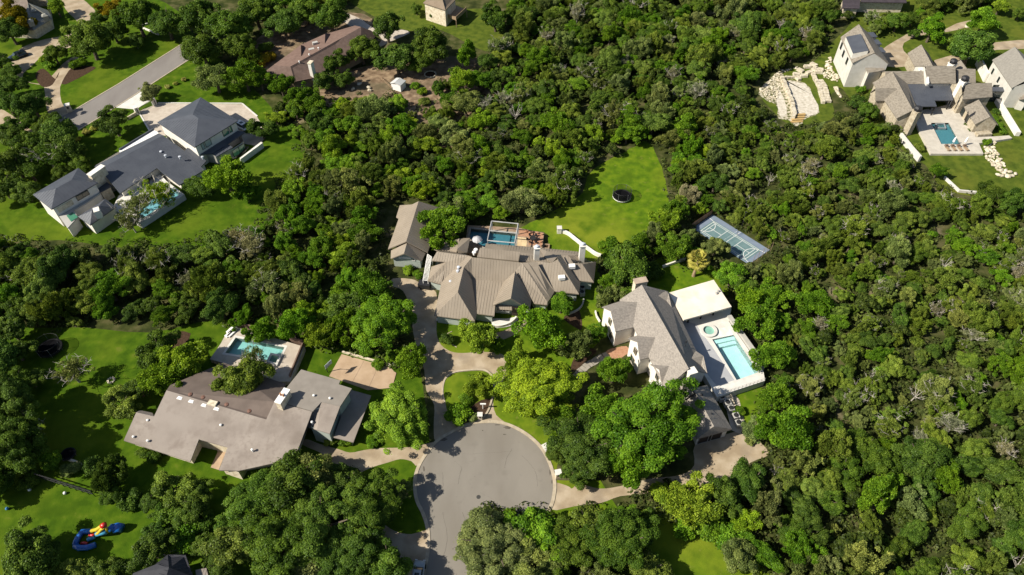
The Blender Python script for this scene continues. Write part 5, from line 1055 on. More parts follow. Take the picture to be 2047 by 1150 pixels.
# gravel pad walls: cut limestone blocks
def blockwall(name, label, pts, t, n, sz):
    p = [P(*t(*a),0) for a in pts]; o = thing(name, label, 'wall', tuple(p[0]))
    Ls = [(p[i+1]-p[i]).length for i in range(len(p)-1)]; tot = sum(Ls)
    for k in range(n):
        s = tot*(k+.5)/n; i = 0
        while i < len(Ls)-1 and s > Ls[i]: s -= Ls[i]; i += 1
        q = p[i].lerp(p[i+1], s/Ls[i]); d = p[i+1]-p[i]
        blk(o, 'stone', (q.x+random.uniform(-.1,.1),q.y+random.uniform(-.1,.1),0), (tot/n*.97, sz[0]*random.uniform(.9,1.1), sz[1]*random.uniform(.9,1.15)), STONE, math.atan2(d.y,d.x)+random.uniform(-.04,.04), .95)
blockwall('block_wall', 'long white limestone block wall along the left of the gravel pad', [(590,415),(650,570),(720,740),(770,930),(745,1000)], TP, 17, (1.1,1.0))
blockwall('block_wall', 'short white limestone block wall at the back of the gravel pad', [(600,410),(700,405),(810,405)], TP, 6, (.7,.6))
blockwall('block_wall', 'thin limestone block wall right of the gravel pad', [(1030,350),(1070,430),(1130,560),(1190,780)], TP, 12, (1.0,.8))
blockwall('block_wall', 'wide limestone block wall beside the grass below the stone house', [(1130,450),(1190,540),(1210,640),(1250,760)], TP, 9, (2.0,.7))
st = thing('timber_steps', 'worn timber steps at the foot of the gravel pad', 'steps', P(*TP(820,990),0))
for i in range(4): q = P(*TP(845-i*12,945+i*30),0); blk(st,'step',(q.x,q.y,0),(3.4,.7,.5-i*.1),plain('yellow_timber',(.42,.28,.11)),.1)
blocks = [(960,253,0),(1047,225,-.9),(857,308,-.9),(805,363,-.1),(1062,282,.8),(1135,295,-.2),(1118,330,-.2),(982,338,.5),(818,420,-1.2),(905,384,0)]
BKL = ['dark-speckled','tilted','slanted','flat','curved','long','short','squat','end','thin']
for i, (X, Y, a) in enumerate(blocks):
    q = P(*TP(X,Y),0); tag(blk(None,'cut_stone',(q.x,q.y,0),(2.2,1.3,.7),STONE,a,.93), 'loose cut limestone block on the grass between gravel pad and stone house', 'stone', 'loose limestone blocks')
# boulders
def rockmesh(i):
    bm = bmesh.new(); bmesh.ops.create_icosphere(bm, subdivisions=2, radius=1)
    r = random.Random(i); ks = [Vector((r.uniform(-1,1),r.uniform(-1,1),r.uniform(-1,1))).normalized() for _ in range(7)]
    for v in bm.verts:
        for k in ks:
            d = v.co.dot(k)
            if d > .62: v.co -= k*(d-.62)
        v.co.z *= .7
    me = bpy.data.meshes.new('boulder'); bm.to_mesh(me); bm.free(); me.materials.append(STONE); return me
RM = [rockmesh(i) for i in range(5)]
def boulder(px, py, r, label, group):
    q = P(px,py,0); o = bpy.data.objects.new('boulder', random.choice(RM)); col.objects.link(o); o.location = (q.x,q.y,r*.25); o.scale = (r*random.uniform(.8,1.2), r*random.uniform(.8,1.2), r*random.uniform(.8,1.1)); o.rotation_euler = (0,0,random.uniform(0,6)); tag(o,label,'boulder',group)
def inpoly(x, y, poly):
    c = False; n = len(poly); j = n-1
    for i in range(n):
        if (poly[i][1] > y) != (poly[j][1] > y) and x < (poly[j][0]-poly[i][0])*(y-poly[i][1])/(poly[j][1]-poly[i][1])+poly[i][0]: c = not c
        j = i
    return c
def rockfield(poly, t, n, r0, r1, label, group):
    pp = [t(*a) for a in poly]; xs = [a[0] for a in pp]; ys = [a[1] for a in pp]; k = 0; done = []
    for _ in range(n*30):
        x, y = random.uniform(min(xs),max(xs)), random.uniform(min(ys),max(ys))
        if not inpoly(x,y,pp) or any((x-a)**2+(y-b)**2 < (9 if r1 > .6 else 4) for a,b in done): continue
        done.append((x,y)); boulder(x, y, random.uniform(r0,r1), label, group); k += 1
        if k >= n: break
rockfield([(1400,290),(1450,340),(1470,450),(1530,560),(1580,650),(1540,720),(1470,710),(1410,640),(1350,550),(1330,420)], TE4, 70, .25,.7, 'pale limestone boulder in the rock fall right of the courtyard lawn', 'boulders in the rock fall')
for X, Y in ((1502,775),(1548,785),(1575,745),(1600,718),(1650,738),(1625,788),(1668,782),(1722,762),(1535,725)): boulder(*TE4(X,Y), .75, 'pale boulder scattered at the foot of the rock fall', 'boulders at the foot of the rock fall')
rockfield([(1270,105),(1300,130),(1310,260),(1340,340),(1420,410),(1380,460),(1260,420),(1190,390),(1190,310),(1230,190)], TP, 46, .28,.75, 'pale boulder in the rock bed beside the tall white wall', 'boulders beside the tall white wall')
rockfield([(560,300),(800,240),(840,250),(640,330),(590,400),(560,560),(540,700),(430,740),(270,580),(420,440)], TP, 110, .18,.5, 'small limestone rock on the bare slope left of the gravel pad', 'rocks on the bare slope')
rockfield([(1340,540),(1380,550),(1460,690),(1430,690)], TP, 12, .3,.6, 'small rock in the strip below the tall white wall', 'rocks below the tall white wall')
rockfield([(1540,310),(1600,250),(1640,190),(1650,210),(1600,300),(1560,360)], TR4, 14, .5,1.0, 'pale boulder in the bed beside the curved drive', 'boulders beside the curved drive')
for X, Y in ((780,680),(830,640),(910,690),(690,815),(520,830),(540,845),(660,830),(900,670)): boulder(*TR2(X,Y), .8, 'pale rock in the bare garden below the brown roofed house', 'rocks in the bare garden')
c = P(*TR2(1365,565),0); t = thing('garden_bed_ring', 'dark round planting pit edged in stone in the bare garden', 'garden bed', tuple(c))
for k in range(14): a = 2*math.pi*k/14; blk(t,'stone',(c.x+1.7*math.cos(a),c.y+1.7*math.sin(a),0),(.7,.3,.22),STONE,a+math.pi/2)
MB().lathe((c.x,c.y,.016), [(1.6,0),(1.6,.02),(.3,.04)], 14).build('soil', MULCH, t)
gf = thing('garden_rails', 'low wooden rail fence beside the white garden shed', 'fence', P(*TR2(1020,610),0))
a, b = P(*TR2(985,600),0), P(*TR2(1075,680),0)
for i in range(5): q = a.lerp(b,i/4); MB().tube([q,q+Vector((0,0,1))], .07, 5).build('post', WOOD, gf)
for h in (.5,.95): MB().tube([a+Vector((0,0,h)), b+Vector((0,0,h))], .06, 4).build('rail', WOOD, gf)
for pts, lab in (([(1055,208),(1200,270)],'long white edging stone wall at the top left lawn'),([(1055,208),(1130,185)],'short white edging wall at the top left lawn'),([(1190,250),(1250,210)],'second short white edging wall at the top left lawn')):
    tag(strip('edging_wall', [TR1(*a) for a in pts], .4, .5, STUCCO, side=1), lab, 'wall')
# ================================================================== vegetation
def raw_mesh(name, V, F, mats, var=None):
    me = bpy.data.meshes.new(name); n, m, k = len(V), len(F), F.shape[1]
    me.vertices.add(n); me.vertices.foreach_set('co', V.astype(np.float32).ravel())
    me.loops.add(m*k); me.loops.foreach_set('vertex_index', F.astype(np.int32).ravel())
    me.polygons.add(m); me.polygons.foreach_set('loop_start', np.arange(0, m*k, k, dtype=np.int32)); me.polygons.foreach_set('loop_total', np.full(m, k, dtype=np.int32))
    me.update(calc_edges=True)
    if var is not None:
        a = me.attributes.new('leafvar', 'FLOAT', 'POINT'); a.data.foreach_set('value', var.astype(np.float32))
    for q in mats: me.materials.append(q)
    return me
def unit(a): return a/np.maximum(1e-6, np.linalg.norm(a, axis=1, keepdims=True))
def leaf_quads(pos, nrm, size, var, aspect=1.7, dirs=None):
    N = len(pos)
    if dirs is None: t = unit(np.cross(nrm, unit(rng.normal(size=(N,3))))); b = np.cross(nrm, t)
    else: t = dirs; b = unit(np.cross(t, unit(nrm + rng.normal(size=(N,3))*.4)))
    L = (size*aspect*.5)[:,None]; W = (size*.5)[:,None]
    fold = nrm*(size*.18)[:,None]
    V = np.stack([pos - t*L, pos + b*W + fold, pos + t*L, pos - b*W + fold], 1).reshape(-1,3)
    return V, np.arange(N*4).reshape(-1,4), np.repeat(var, 4)
def crown_pts(nclump, cr, nleaf, a=1.0, b=.72, zc=.95, leaf=.05, lo=-.35, shell=(.5,.86), crand=.35, lrand=.65, lumpy=.16, flat=.8):
    P_, N_, S_, A_v = [], [], [], []
    ph = rng.uniform(0, 6.28, 6)
    i = 0
    while i < nclump:
        d = rng.normal(size=3); d /= np.linalg.norm(d)
        if d[2] < lo: continue
        az = math.atan2(d[1], d[0]); k = 1 - lumpy + lumpy*(math.sin(2*az+ph[0]) + .7*math.sin(3*az+ph[1]) + .6*math.sin(5*az+ph[2]+4*d[2]))
        rf = rng.uniform(*shell)*min(1.03, max(.7, k)); c = np.array([d[0]*a*rf, d[1]*a*rf, zc + d[2]*b*rf]); r = cr*rng.uniform(1-crand, 1+crand)
        if rng.random() < .12: r *= 1.25
        n = int(nleaf*(r/cr)**2); q = unit(rng.normal(size=(n*2,3))); out = np.array([d[0]*.8, d[1]*.8, .75])
        q = q[(q @ out) > -.25][:n]; n = len(q)
        rad = r*(1 - .55*rng.random(n)**2.2)
        # a ragged clump: sprays stick out in places
        spray = rng.random(n) < .10; rad[spray] *= rng.uniform(1.05, 1.45, spray.sum())
        pos = c + q*rad[:,None]*np.array([1,1,flat])
        nr = unit(q*.8 + np.array([0,0,.55]) + rng.normal(size=(n,3))*lrand)
        cv = rng.uniform(.15,.85)
        P_.append(pos); N_.append(nr); S_.append(leaf*rng.uniform(.6,1.35,n)); A_v.append(np.clip(cv + rng.normal(size=n)*.22, 0, 1)); i += 1
    return np.concatenate(P_), np.concatenate(N_), np.concatenate(S_), np.concatenate(A_v)
def crown_mesh(name, spray=0., aspect=1.7, **k):
    p, n, s, v = crown_pts(**k); dirs = None
    if spray:                                                    # needle sprays that point outwards and up
        c = np.array([0,0,k['zc']*.75]); dirs = unit(unit(p-c)*.7 + np.array([0,0,.55]) + rng.normal(size=p.shape)*(1-spray))
    V, F, A = leaf_quads(p, n, s, v, aspect, dirs); return raw_mesh(name, V, F, [LEAF], A)
def trunk_mesh(name, seed, h=.85, r=.06, limbs=6, spread=.65, top=1.15, mat_=None, twigs=0):
    rr = random.Random(seed); m = MB(); lean = Vector((rr.uniform(-.08,.08), rr.uniform(-.08,.08), 0))
    m.tube([(0,0,-.02), lean*.5+Vector((0,0,h*.5)), lean+Vector((0,0,h))], [r*1.35, r, r*.75], 7)
    for i in range(limbs):
        a = 6.283*i/limbs + rr.uniform(-.3,.3); s = rr.uniform(.6,1)*spread; z1 = h*rr.uniform(.55,.95); e = Vector((math.cos(a)*s, math.sin(a)*s, top*rr.uniform(.8,1.15)))
        st = lean*(z1/h) + Vector((0,0,z1)); md = st.lerp(e,.5) + Vector((0,0,-.05+rr.uniform(-.05,.08)))
        m.tube([st, md, e], [r*.6, r*.4, r*.14], 5, False)
        for j in range(twigs):
            k = rr.uniform(.3,.95); q = md.lerp(e,k); f = q + Vector((rr.uniform(-.3,.3), rr.uniform(-.3,.3), rr.uniform(.02,.3)))
            m.tube([q, q.lerp(f,.5)+Vector((0,0,.03)), f], [r*.26, r*.17, r*.06], 4, False)
    me = bpy.data.meshes.new(name); me.from_pydata(m.v, [], m.f); me.materials.append(mat_ or BARK); return me
KINDS = {
 'oak':  [crown_mesh('oak_crown', nclump=64, cr=.165, nleaf=350, leaf=.036, b=.68, zc=.86, lrand=.6, lumpy=.3, lo=-.5, shell=(.35,.95), crand=.5) for _ in range(5)],
 'elm':  [crown_mesh('elm_crown', spray=.25, aspect=2.1, nclump=66, cr=.155, nleaf=260, leaf=.038, b=.80, zc=.92, lrand=.6, lumpy=.32, lo=-.5, shell=(.3,.95), crand=.5) for _ in range(5)],
 'juniper': [crown_mesh('juniper_crown', spray=.55, aspect=3.2, nclump=84, cr=.135, nleaf=220, leaf=.033, a=.98, b=.9, zc=.92, lo=-.6, shell=(.25,1.08), lrand=.6, lumpy=.34, flat=1.1, crand=.5) for _ in range(6)],
 'big':  [crown_mesh('big_crown', nclump=180, cr=.1, nleaf=290, leaf=.0205, b=.72, zc=.88, shell=(.4,.93), lrand=.6, lumpy=.27, lo=-.5, crand=.5) for _ in range(3)],
 'shrub': [crown_mesh('shrub_foliage', nclump=22, cr=.28, nleaf=220, leaf=.075, b=.55, zc=.5, lo=-.2, crand=.5, shell=(.3,.95)) for _ in range(3)],
 'sparse': [crown_mesh('sparse_crown', spray=.3, aspect=2.6, nclump=60, cr=.14, nleaf=70, leaf=.034, b=.8, zc=.98, lrand=.8, shell=(.2,1.0), lumpy=.3) for _ in range(3)],
}
TRUNKS = [trunk_mesh('trunk', i) for i in range(3)]; TRUNK_S = [trunk_mesh('trunk', 20+i, limbs=11, twigs=6, r=.042, spread=.95, top=1.42, mat_=DEADW) for i in range(3)]; STEM = trunk_mesh('stem', 9, h=.3, r=.05, limbs=4, top=.6, spread=.4)
DEAD = [trunk_mesh('bare_limbs', 40+i, limbs=8, twigs=5, r=.05, spread=.75, top=1.45, mat_=DEADW) for i in range(3)]
TREENAME = {'oak':'oak_tree','elm':'elm_tree','juniper':'juniper_tree','big':'shade_tree','shrub':'shrub','sparse':'thin_tree','dead':'bare_tree'}
WORD = {'oak':'oak tree','elm':'leafy tree','juniper':'juniper','big':'spreading tree','shrub':'shrub','sparse':'thin tree','dead':'bare tree'}
def jit(c, k=.18): 
    f = random.uniform(1-k, 1+k); return (c[0]*f*random.uniform(.9,1.1), c[1]*f, c[2]*f*random.uniform(.8,1.2), 1)
TINT = {'O':(.080,.140,.016),'G':(.115,.225,.013),'Y':(.205,.315,.02),'P':(.180,.225,.058),'J':(.142,.205,.027),'X':(.255,.255,.125),'L':(.26,.21,.012),'B':(.33,.33,.07)}
TONE = {'O':'dark green','G':'bright green','Y':'yellow green','P':'grey green','J':'olive green','X':'pale greyish','L':'golden yellow','B':'pale yellow'}
TREES = []        # px, py, r_m, kind, tone, position, root
def tree(px, py, rpx, kind, tone, manual=True, zs=None):
    d0 = proj(*P(px, py, 4))[2]; R = rpx*d0/FPX*1.16
    zk = zs or (random.uniform(.68,.82) if kind == 'big' else random.uniform(.82,1.05))
    zc = {'shrub':.5}.get(kind, .95)*R*zk
    p = P(px, py, zc); return plant(p.x, p.y, R, kind, tone, zk, px, py, manual)
def kname(kind, tone): return {('juniper','P'):'cedar_tree',('oak','J'):'live_oak_tree',('elm','G'):'ash_tree'}.get((kind,tone), TREENAME[kind])
def plant(x, y, R, kind, tone, zk, px, py, manual):
    root = bpy.data.objects.new(kname(kind, tone), None); col.objects.link(root); root.location = (x, y, 0); el_ = random.uniform(.86,1.16) if manual else random.uniform(.74,1.3); root.scale = (R*el_, R/el_, R*zk); root.rotation_euler = (0, 0, random.uniform(0, 6.28)); root.empty_display_size = .3
    if kind == 'dead':
        o = bpy.data.objects.new('trunk', random.choice(DEAD)); col.objects.link(o); o.parent = root
    else:
        c = bpy.data.objects.new('crown', random.choice(KINDS[kind])); col.objects.link(c); c.parent = root; c.color = jit(TINT[tone])
        o = bpy.data.objects.new('trunk' if kind != 'shrub' else 'stem', STEM if kind == 'shrub' else random.choice(TRUNK_S if kind == 'sparse' or (kind == 'juniper' and random.random() < .17) else TRUNKS)); col.objects.link(o); o.parent = root
    root['category'] = 'shrub' if kind == 'shrub' else 'tree'
    TREES.append(dict(px=px, py=py, R=R, kind=kind, tone=tone, x=x, y=y, root=root, manual=manual)); return root
MAN = [ # px, py, half width in px, kind, tone
 (798,832,72,'big','Y'),(822,725,40,'elm','G'),(768,640,72,'big','G'),(700,610,48,'oak','O'),(740,580,45,'elm','G'),(1076,768,84,'big','Y'),(1035,720,34,'elm','Y'),(1115,815,40,'elm','Y'),(1290,845,108,'big','G'),(1260,925,52,'elm','G'),(1330,900,36,'elm','G'),(1205,820,50,'elm','G'),(1165,885,80,'big','O'),(1132,845,40,'elm','G'),(1112,905,24,'oak','O'),(1150,945,30,'oak','O'),(1215,900,50,'oak','O'),(1228,742,36,'elm','G'),(1085,655,50,'elm','G'),(1152,690,34,'juniper','P'),(1122,608,28,'elm','G'),(1190,668,26,'elm','G'),
 (955,672,40,'elm','Y'),(990,688,20,'elm','G'),(955,772,34,'elm','Y'),(918,822,25,'shrub','G'),(946,834,11,'shrub','P'),(930,800,14,'shrub','G'),(898,678,14,'shrub','O'),
 (985,1085,80,'big','P'),(1075,1060,62,'oak','G'),(1130,1085,70,'big','O'),(1240,1070,78,'big','O'),(1180,1050,50,'oak','J'),(1060,1130,60,'oak','P'),(1385,1003,52,'elm','Y'),(1322,985,22,'shrub','Y'),(1450,985,42,'oak','O'),(1500,960,45,'oak','O'),(1420,1062,30,'shrub','G'),(1370,1055,26,'shrub','G'),(1460,1075,30,'shrub','G'),(1490,1040,32,'elm','Y'),(1480,1110,40,'oak','P'),(1300,1140,50,'oak','J'),
 (590,958,68,'oak','O'),(520,1000,75,'big','O'),(650,1045,92,'big','O'),(560,1092,86,'big','O'),(738,1005,72,'big','O'),(796,985,30,'elm','P'),(700,1112,72,'big','O'),(770,1122,52,'oak','O'),(470,1085,55,'oak','J'),(635,945,48,'elm','P'),(600,1140,60,'oak','P'),(690,960,40,'oak','O'),(440,1130,40,'oak','O'),
 (484,756,54,'oak','J'),(505,718,28,'sparse','P'),(312,700,44,'oak','O'),(325,742,46,'elm','Y'),(375,715,44,'elm','Y'),(345,770,30,'elm','G'),(240,805,38,'oak','J'),(275,775,32,'oak','O'),(350,975,46,'oak','J'),(395,1000,36,'oak','O'),(218,952,36,'juniper','O'),(180,935,20,'shrub','O'),(225,988,24,'oak','O'),(262,1000,22,'shrub','O'),(300,1005,24,'oak','O'),(330,1030,24,'shrub','O'),(372,1030,30,'oak','O'),(400,1045,26,'shrub','O'),(286,905,13,'shrub','O'),(308,912,14,'shrub','O'),(140,940,18,'shrub','P'),(100,920,20,'shrub','G'),
 (665,880,16,'shrub','J'),(690,878,14,'shrub','G'),(740,885,14,'shrub','G'),(755,730,12,'shrub','G'),(790,712,16,'shrub','G'),(520,665,30,'elm','G'),(640,672,35,'elm','Y'),(690,655,35,'elm','G'),(585,650,40,'elm','G'),
 (72,1112,58,'big','O'),(50,1115,66,'oak','O'),(218,1142,40,'oak','O'),(305,1066,26,'oak','O'),(300,1095,44,'oak','O'),(370,1085,30,'shrub','G'),(410,1090,30,'oak','O'),(140,1150,38,'oak','J'),
 (18,800,62,'big','O',True,1.15),(22,885,66,'big','O',True,1.15),(60,760,28,'oak','O'),(25,760,36,'oak','O'),(30,700,34,'oak','O'),(-20,960,50,'oak','O'),(60,860,30,'sparse','P'),(145,745,36,'sparse','P'),(60,960,20,'shrub','O'),(-40,800,60,'oak','O'),(-50,880,60,'oak','O'),(-40,720,55,'oak','O'),(20,655,40,'oak','O'),
 (172,72,46,'oak','O'),(106,106,24,'oak','O'),(224,58,28,'oak','O'),(269,80,19,'oak','O'),(270,28,42,'oak','O'),(330,40,42,'oak','O'),(392,28,46,'oak','O'),(450,42,46,'oak','O'),(510,20,44,'oak','O'),(565,42,40,'oak','O'),(612,15,36,'oak','O'),(470,85,36,'oak','O'),(400,90,44,'oak','O'),(427,150,40,'oak','P'),(488,150,38,'elm','G'),(298,181,24,'oak','P'),(224,241,34,'oak','O'),(112,265,44,'oak','O'),(62,205,34,'oak','O'),(15,170,30,'oak','O'),(15,268,36,'oak','O'),(112,14,20,'elm','Y'),(28,32,34,'elm','L'),(130,295,40,'oak','O'),(24,320,38,'oak','O'),(55,335,34,'oak','O'),(95,315,34,'sparse','O'),(454,352,44,'elm','Y'),(400,372,30,'oak','O'),(492,385,24,'elm','G'),(312,385,36,'sparse','Y'),(272,415,36,'sparse','P'),(262,445,30,'sparse','P'),(330,400,26,'sparse','Y'),(522,255,30,'oak','O'),(500,110,26,'juniper','O'),(100,128,13,'shrub','G'),(85,120,8,'shrub','Y'),(153,128,14,'shrub','G'),(-5,120,26,'oak','O'),(60,285,38,'oak','O'),(90,245,28,'oak','O'),(38,245,28,'oak','O'),(160,325,24,'oak','O'),(5,370,36,'oak','O'),(50,380,28,'oak','O'),(120,345,22,'oak','O'),(20,140,22,'oak','O'),(10,200,30,'oak','O'),(220,20,26,'elm','L'),(195,35,20,'oak','O'),(18,60,30,'oak','O'),
 (658,25,38,'oak','O'),(772,48,34,'oak','O'),(722,95,34,'oak','O'),(672,122,28,'oak','O'),(793,112,42,'oak','O'),(862,82,44,'oak','O'),(840,118,30,'oak','O'),(561,168,25,'elm','G'),(648,158,26,'oak','O'),(688,155,22,'oak','O'),(933,105,24,'elm','G'),(975,118,22,'oak','O'),(925,160,32,'elm','Y'),(930,200,34,'oak','P'),(877,175,20,'oak','O'),(748,220,30,'juniper','P'),(688,212,20,'elm','Y'),(798,205,22,'oak','G'),(806,250,28,'elm','G'),(877,245,26,'oak','P'),(909,268,34,'oak','P'),(962,240,28,'elm','Y'),(526,118,14,'shrub','L'),(515,125,16,'shrub','L'),(540,112,12,'shrub','L'),(530,95,14,'shrub','O'),(600,190,26,'elm','G'),(630,205,26,'elm','G'),(590,215,26,'oak','G'),(640,240,30,'oak','O'),(700,250,28,'elm','G'),(760,250,26,'oak','J'),(830,170,10,'shrub','G'),(842,182,10,'shrub','Y'),(720,205,14,'shrub','J'),(850,205,12,'shrub','J'),(520,160,22,'elm','G'),(1000,150,24,'oak','O'),(1040,165,18,'shrub','J'),(960,290,26,'elm','G'),(850,290,26,'elm','Y'),(832,16,14,'oak','O'),(868,24,14,'oak','O'),(990,30,32,'oak','O'),(1000,95,26,'juniper','P'),
 (882,455,46,'elm','G'),(855,435,28,'elm','G'),(905,420,34,'oak','P'),(940,420,26,'elm','G'),(905,485,18,'elm','G'),(815,540,12,'shrub','Y'),(835,550,10,'shrub','G'),
 (1256,528,54,'oak','O'),(1225,500,30,'elm','G'),(1280,492,28,'elm','G'),(1310,462,24,'juniper','P'),(1345,492,34,'elm','G'),(1330,440,30,'elm','Y'),(1355,420,28,'elm','G'),(1432,490,26,'oak','P'),(1465,545,34,'oak','G'),(1500,545,20,'juniper','P'),(1217,600,32,'juniper','P'),(1240,590,26,'oak','P'),(1222,560,22,'elm','G'),(1300,545,22,'shrub','O'),
 (1522,640,46,'elm','G'),(1548,708,38,'elm','G'),(1556,790,38,'elm','G'),(1570,860,54,'elm','G'),(1510,860,26,'elm','P'),(1500,600,36,'elm','G'),(1545,590,34,'elm','G'),(1490,570,26,'oak','O'),(1475,820,12,'shrub','G'),(1500,880,12,'shrub','P'),
 (1865,56,30,'elm','G'),(1965,42,32,'elm','G'),(1948,88,44,'oak','O'),(1915,95,22,'shrub','O'),(1875,342,17,'elm','G'),(1985,385,30,'oak','O'),(2030,400,34,'oak','O'),(2000,12,20,'elm','Y'),(2040,25,16,'oak','O'),(1985,235,9,'shrub','G'),(1995,250,9,'shrub','G'),(1990,222,8,'shrub','O'),(2002,262,9,'shrub','G'),(1973,285,9,'shrub','G'),(1928,250,5,'shrub','O'),(1938,262,5,'shrub','O'),(1900,215,4,'shrub','O'),(1840,295,10,'shrub','J'),(1735,165,6,'shrub','O'),(1720,180,10,'shrub','G'),(1830,66,14,'oak','O'),(1760,48,18,'oak','O'),
 (1030,228,20,'dead','X'),(1955,505,16,'dead','X'),(1890,530,18,'dead','X'),(1830,790,22,'dead','X'),(1750,755,20,'dead','X'),(1540,360,14,'dead','X'),(500,490,34,'sparse','X'),(470,478,26,'sparse','X'),(1270,240,18,'sparse','X'),(1395,185,22,'sparse','X'),(1560,50,14,'dead','X'),(2035,1130,26,'dead','X'),(1380,390,22,'juniper','X'),(1165,140,16,'dead','X'),(1250,130,16,'juniper','X'),(1345,150,18,'sparse','X'),(375,560,20,'sparse','X'),(1640,650,18,'sparse','X'),(2010,900,20,'sparse','X'),(1550,945,18,'dead','X'),(1840,100,4,'shrub','O')]
for a in MAN: tree(*a)
for X, Y, rr in ((655,1000,23),(712,975,23),(590,1055,20),(930,845,19),(1268,657,18),(1330,632,16),(1390,600,17),(500,1075,18),(885,870,16)):
    r0 = tree(*TR1(X,Y), rr/3.79*1.25, 'shrub', 'B'); r0.name = 'ball_shrub'
# palm
pp = P(*TG(790,1120),0); PT = thing('palm_tree', 'golden green palm tree with shaggy crown beside the sport court', 'tree', tuple(pp))
MB().tube([pp, pp+Vector((.1,.05,2.6)), pp+Vector((.15,.1,5.2))], [.42,.30,.26], 9).build('trunk', WOOD, PT)
FR = plain('palm_frond', (.30,.27,.045), rough=.6, var=.2, scale=2)
top = pp + Vector((.15,.1,5.3))
for i in range(40):
    az = i*2.39996; el = 1.25 - 2.1*(i/40); Lf = random.uniform(2.0,2.6); d = Vector((math.cos(az)*math.cos(el), math.sin(az)*math.cos(el), math.sin(el)))
    s = Vector((-math.sin(az), math.cos(az), 0)); v = [top + d*.1]; n = 9
    tip = top + d*Lf*.62 + Vector((0,0,-.05)); fan = []
    for k in range(n):
        q = (k/(n-1)-.5)*2; e = tip + (s*math.sin(q*1.35) + d*math.cos(q*1.35))*Lf*.5 + Vector((0,0,-.12-.3*abs(q)*.6)); fan.append(e)
        if k < n-1:
            q2 = ((k+.5)/(n-1)-.5)*2; fan.append(tip + (s*math.sin(q2*1.35) + d*math.cos(q2*1.35))*Lf*.3 + Vector((0,0,-.04)))
    m = MB(); nn = len(fan); m.add([tip]+fan, [(0,k,k+1) for k in range(1,nn)]); m.tube([top+d*.1, tip], [.04,.02], 4, False)
    m.build('frond', FR, PT)
# ------------------------------------------------------------------ woodland fill
CLEAR = [
 [(-400,-200),(500,-200),(470,60),(520,110),(540,195),(525,235),(595,300),(560,350),(520,410),(470,450),(395,470),(330,480),(250,485),(120,480),(-400,445)],
 [(500,60),(690,10),(760,-40),(1000,-40),(1010,60),(985,100),(960,130),(885,140),(870,205),(830,222),(800,188),(740,182),(690,188),(640,195),(600,212),(540,200)],
 [(1293,282),(1316,315),(1330,360),(1335,420),(1322,455),(1290,480),(1230,500),(1195,520),(1095,470),(1040,462),(1060,445),(1120,415),(1165,385),(1180,345),(1220,318),(1260,298)],
 [(770,395),(850,398),(855,470),(930,448),(1105,440),(1110,470),(1195,505),(1205,600),(1200,640),(1270,550),(1330,530),(1440,545),(1470,620),(1545,765),(1490,860),(1548,910),(1450,985),(1320,960),(1240,1005),(1110,1025),(960,1010),(910,1300),(830,1300),(820,860),(820,700),(770,560)],
 [(1380,450),(1425,422),(1548,498),(1510,530),(1440,520)],
 [(-400,650),(170,655),(420,645),(470,650),(615,690),(690,700),(800,730),(880,860),(850,1400),(-400,1400)],
 [(1505,175),(1545,140),(1640,112),(1672,50),(1705,38),(1745,72),(1790,72),(1840,52),(1900,25),(1975,20),(2010,-10),(2500,-100),(2500,420),(1990,395),(1890,375),(1830,322),(1797,282),(1812,268),(1806,242),(1781,222),(1741,193),(1720,172),(1688,176),(1665,240),(1600,252),(1545,240)],
 [(1670,-40),(1830,-40),(1820,22),(1685,22)], [(1320,1040),(1400,1050),(1540,1180),(1545,1400),(1230,1400),(1250,1160)]]
BIG = [np.array([(a,b) for a,b in c]) for c in CLEAR]
def clear_hit(px, py, r):
    for k in range(9):
        a = k*.785; q = (px + (math.cos(a)*r*.85 if k < 8 else 0), py + (math.sin(a)*r*.72 if k < 8 else 0))
        for c in CLEAR:
            if inpoly(q[0], q[1], c): return True
    return False
cell = {}
def near(x, y, R, f):
    gx, gy = int(x//6), int(y//6)
    for i in range(gx-2, gx+3):
        for j in range(gy-2, gy+3):
            for (a, b, r) in cell.get((i,j), ()):
                if (a-x)**2 + (b-y)**2 < (f*(R+r))**2: return True
    return False
def put(x, y, R): cell.setdefault((int(x//6), int(y//6)), []).append((x, y, R))
for t in TREES: put(t['x'], t['y'], t['R'])
rs = random.Random(5); counts = {}; FAR = []
def zone_pick(px, py):  # middle zone mixed lighter than the outer ones: vignette put into tree tones
    r = rs.random()
    if py > 880 and px > 1400: z = 'bottom'; tb = [('oak','O',.40),('juniper','J',.25),('oak','J',.15),('elm','G',.1),('juniper','P',.1)]; R = rs.uniform(2.6,4.3)
    elif px > 1450 and py > 230: z = 'right'; tb = [('juniper','J',.34),('juniper','P',.22),('oak','O',.16),('oak','J',.12),('elm','G',.13),('sparse','X',.03)]; R = rs.uniform(1.6,3.1)
    elif py < 260 and px > 960: z = 'top'; tb = [('oak','O',.30),('juniper','J',.26),('elm','G',.16),('juniper','P',.14),('oak','J',.12),('sparse','X',.02)]; R = rs.uniform(2.5,4.6)
    elif px < 480: z = 'left'; tb = [('oak','O',.5),('elm','G',.15),('oak','J',.2),('juniper','J',.15)]; R = rs.uniform(2.8,4.8)
    else: z = 'middle'; tb = [('elm','G',.24),('juniper','J',.27),('oak','G',.10),('elm','Y',.16),('juniper','P',.15),('oak','O',.08)]; R = rs.uniform(2.2,4.2)
    for k, t_, w_ in tb:
        r -= w_
        if r <= 0: break
    return z, k, t_, R
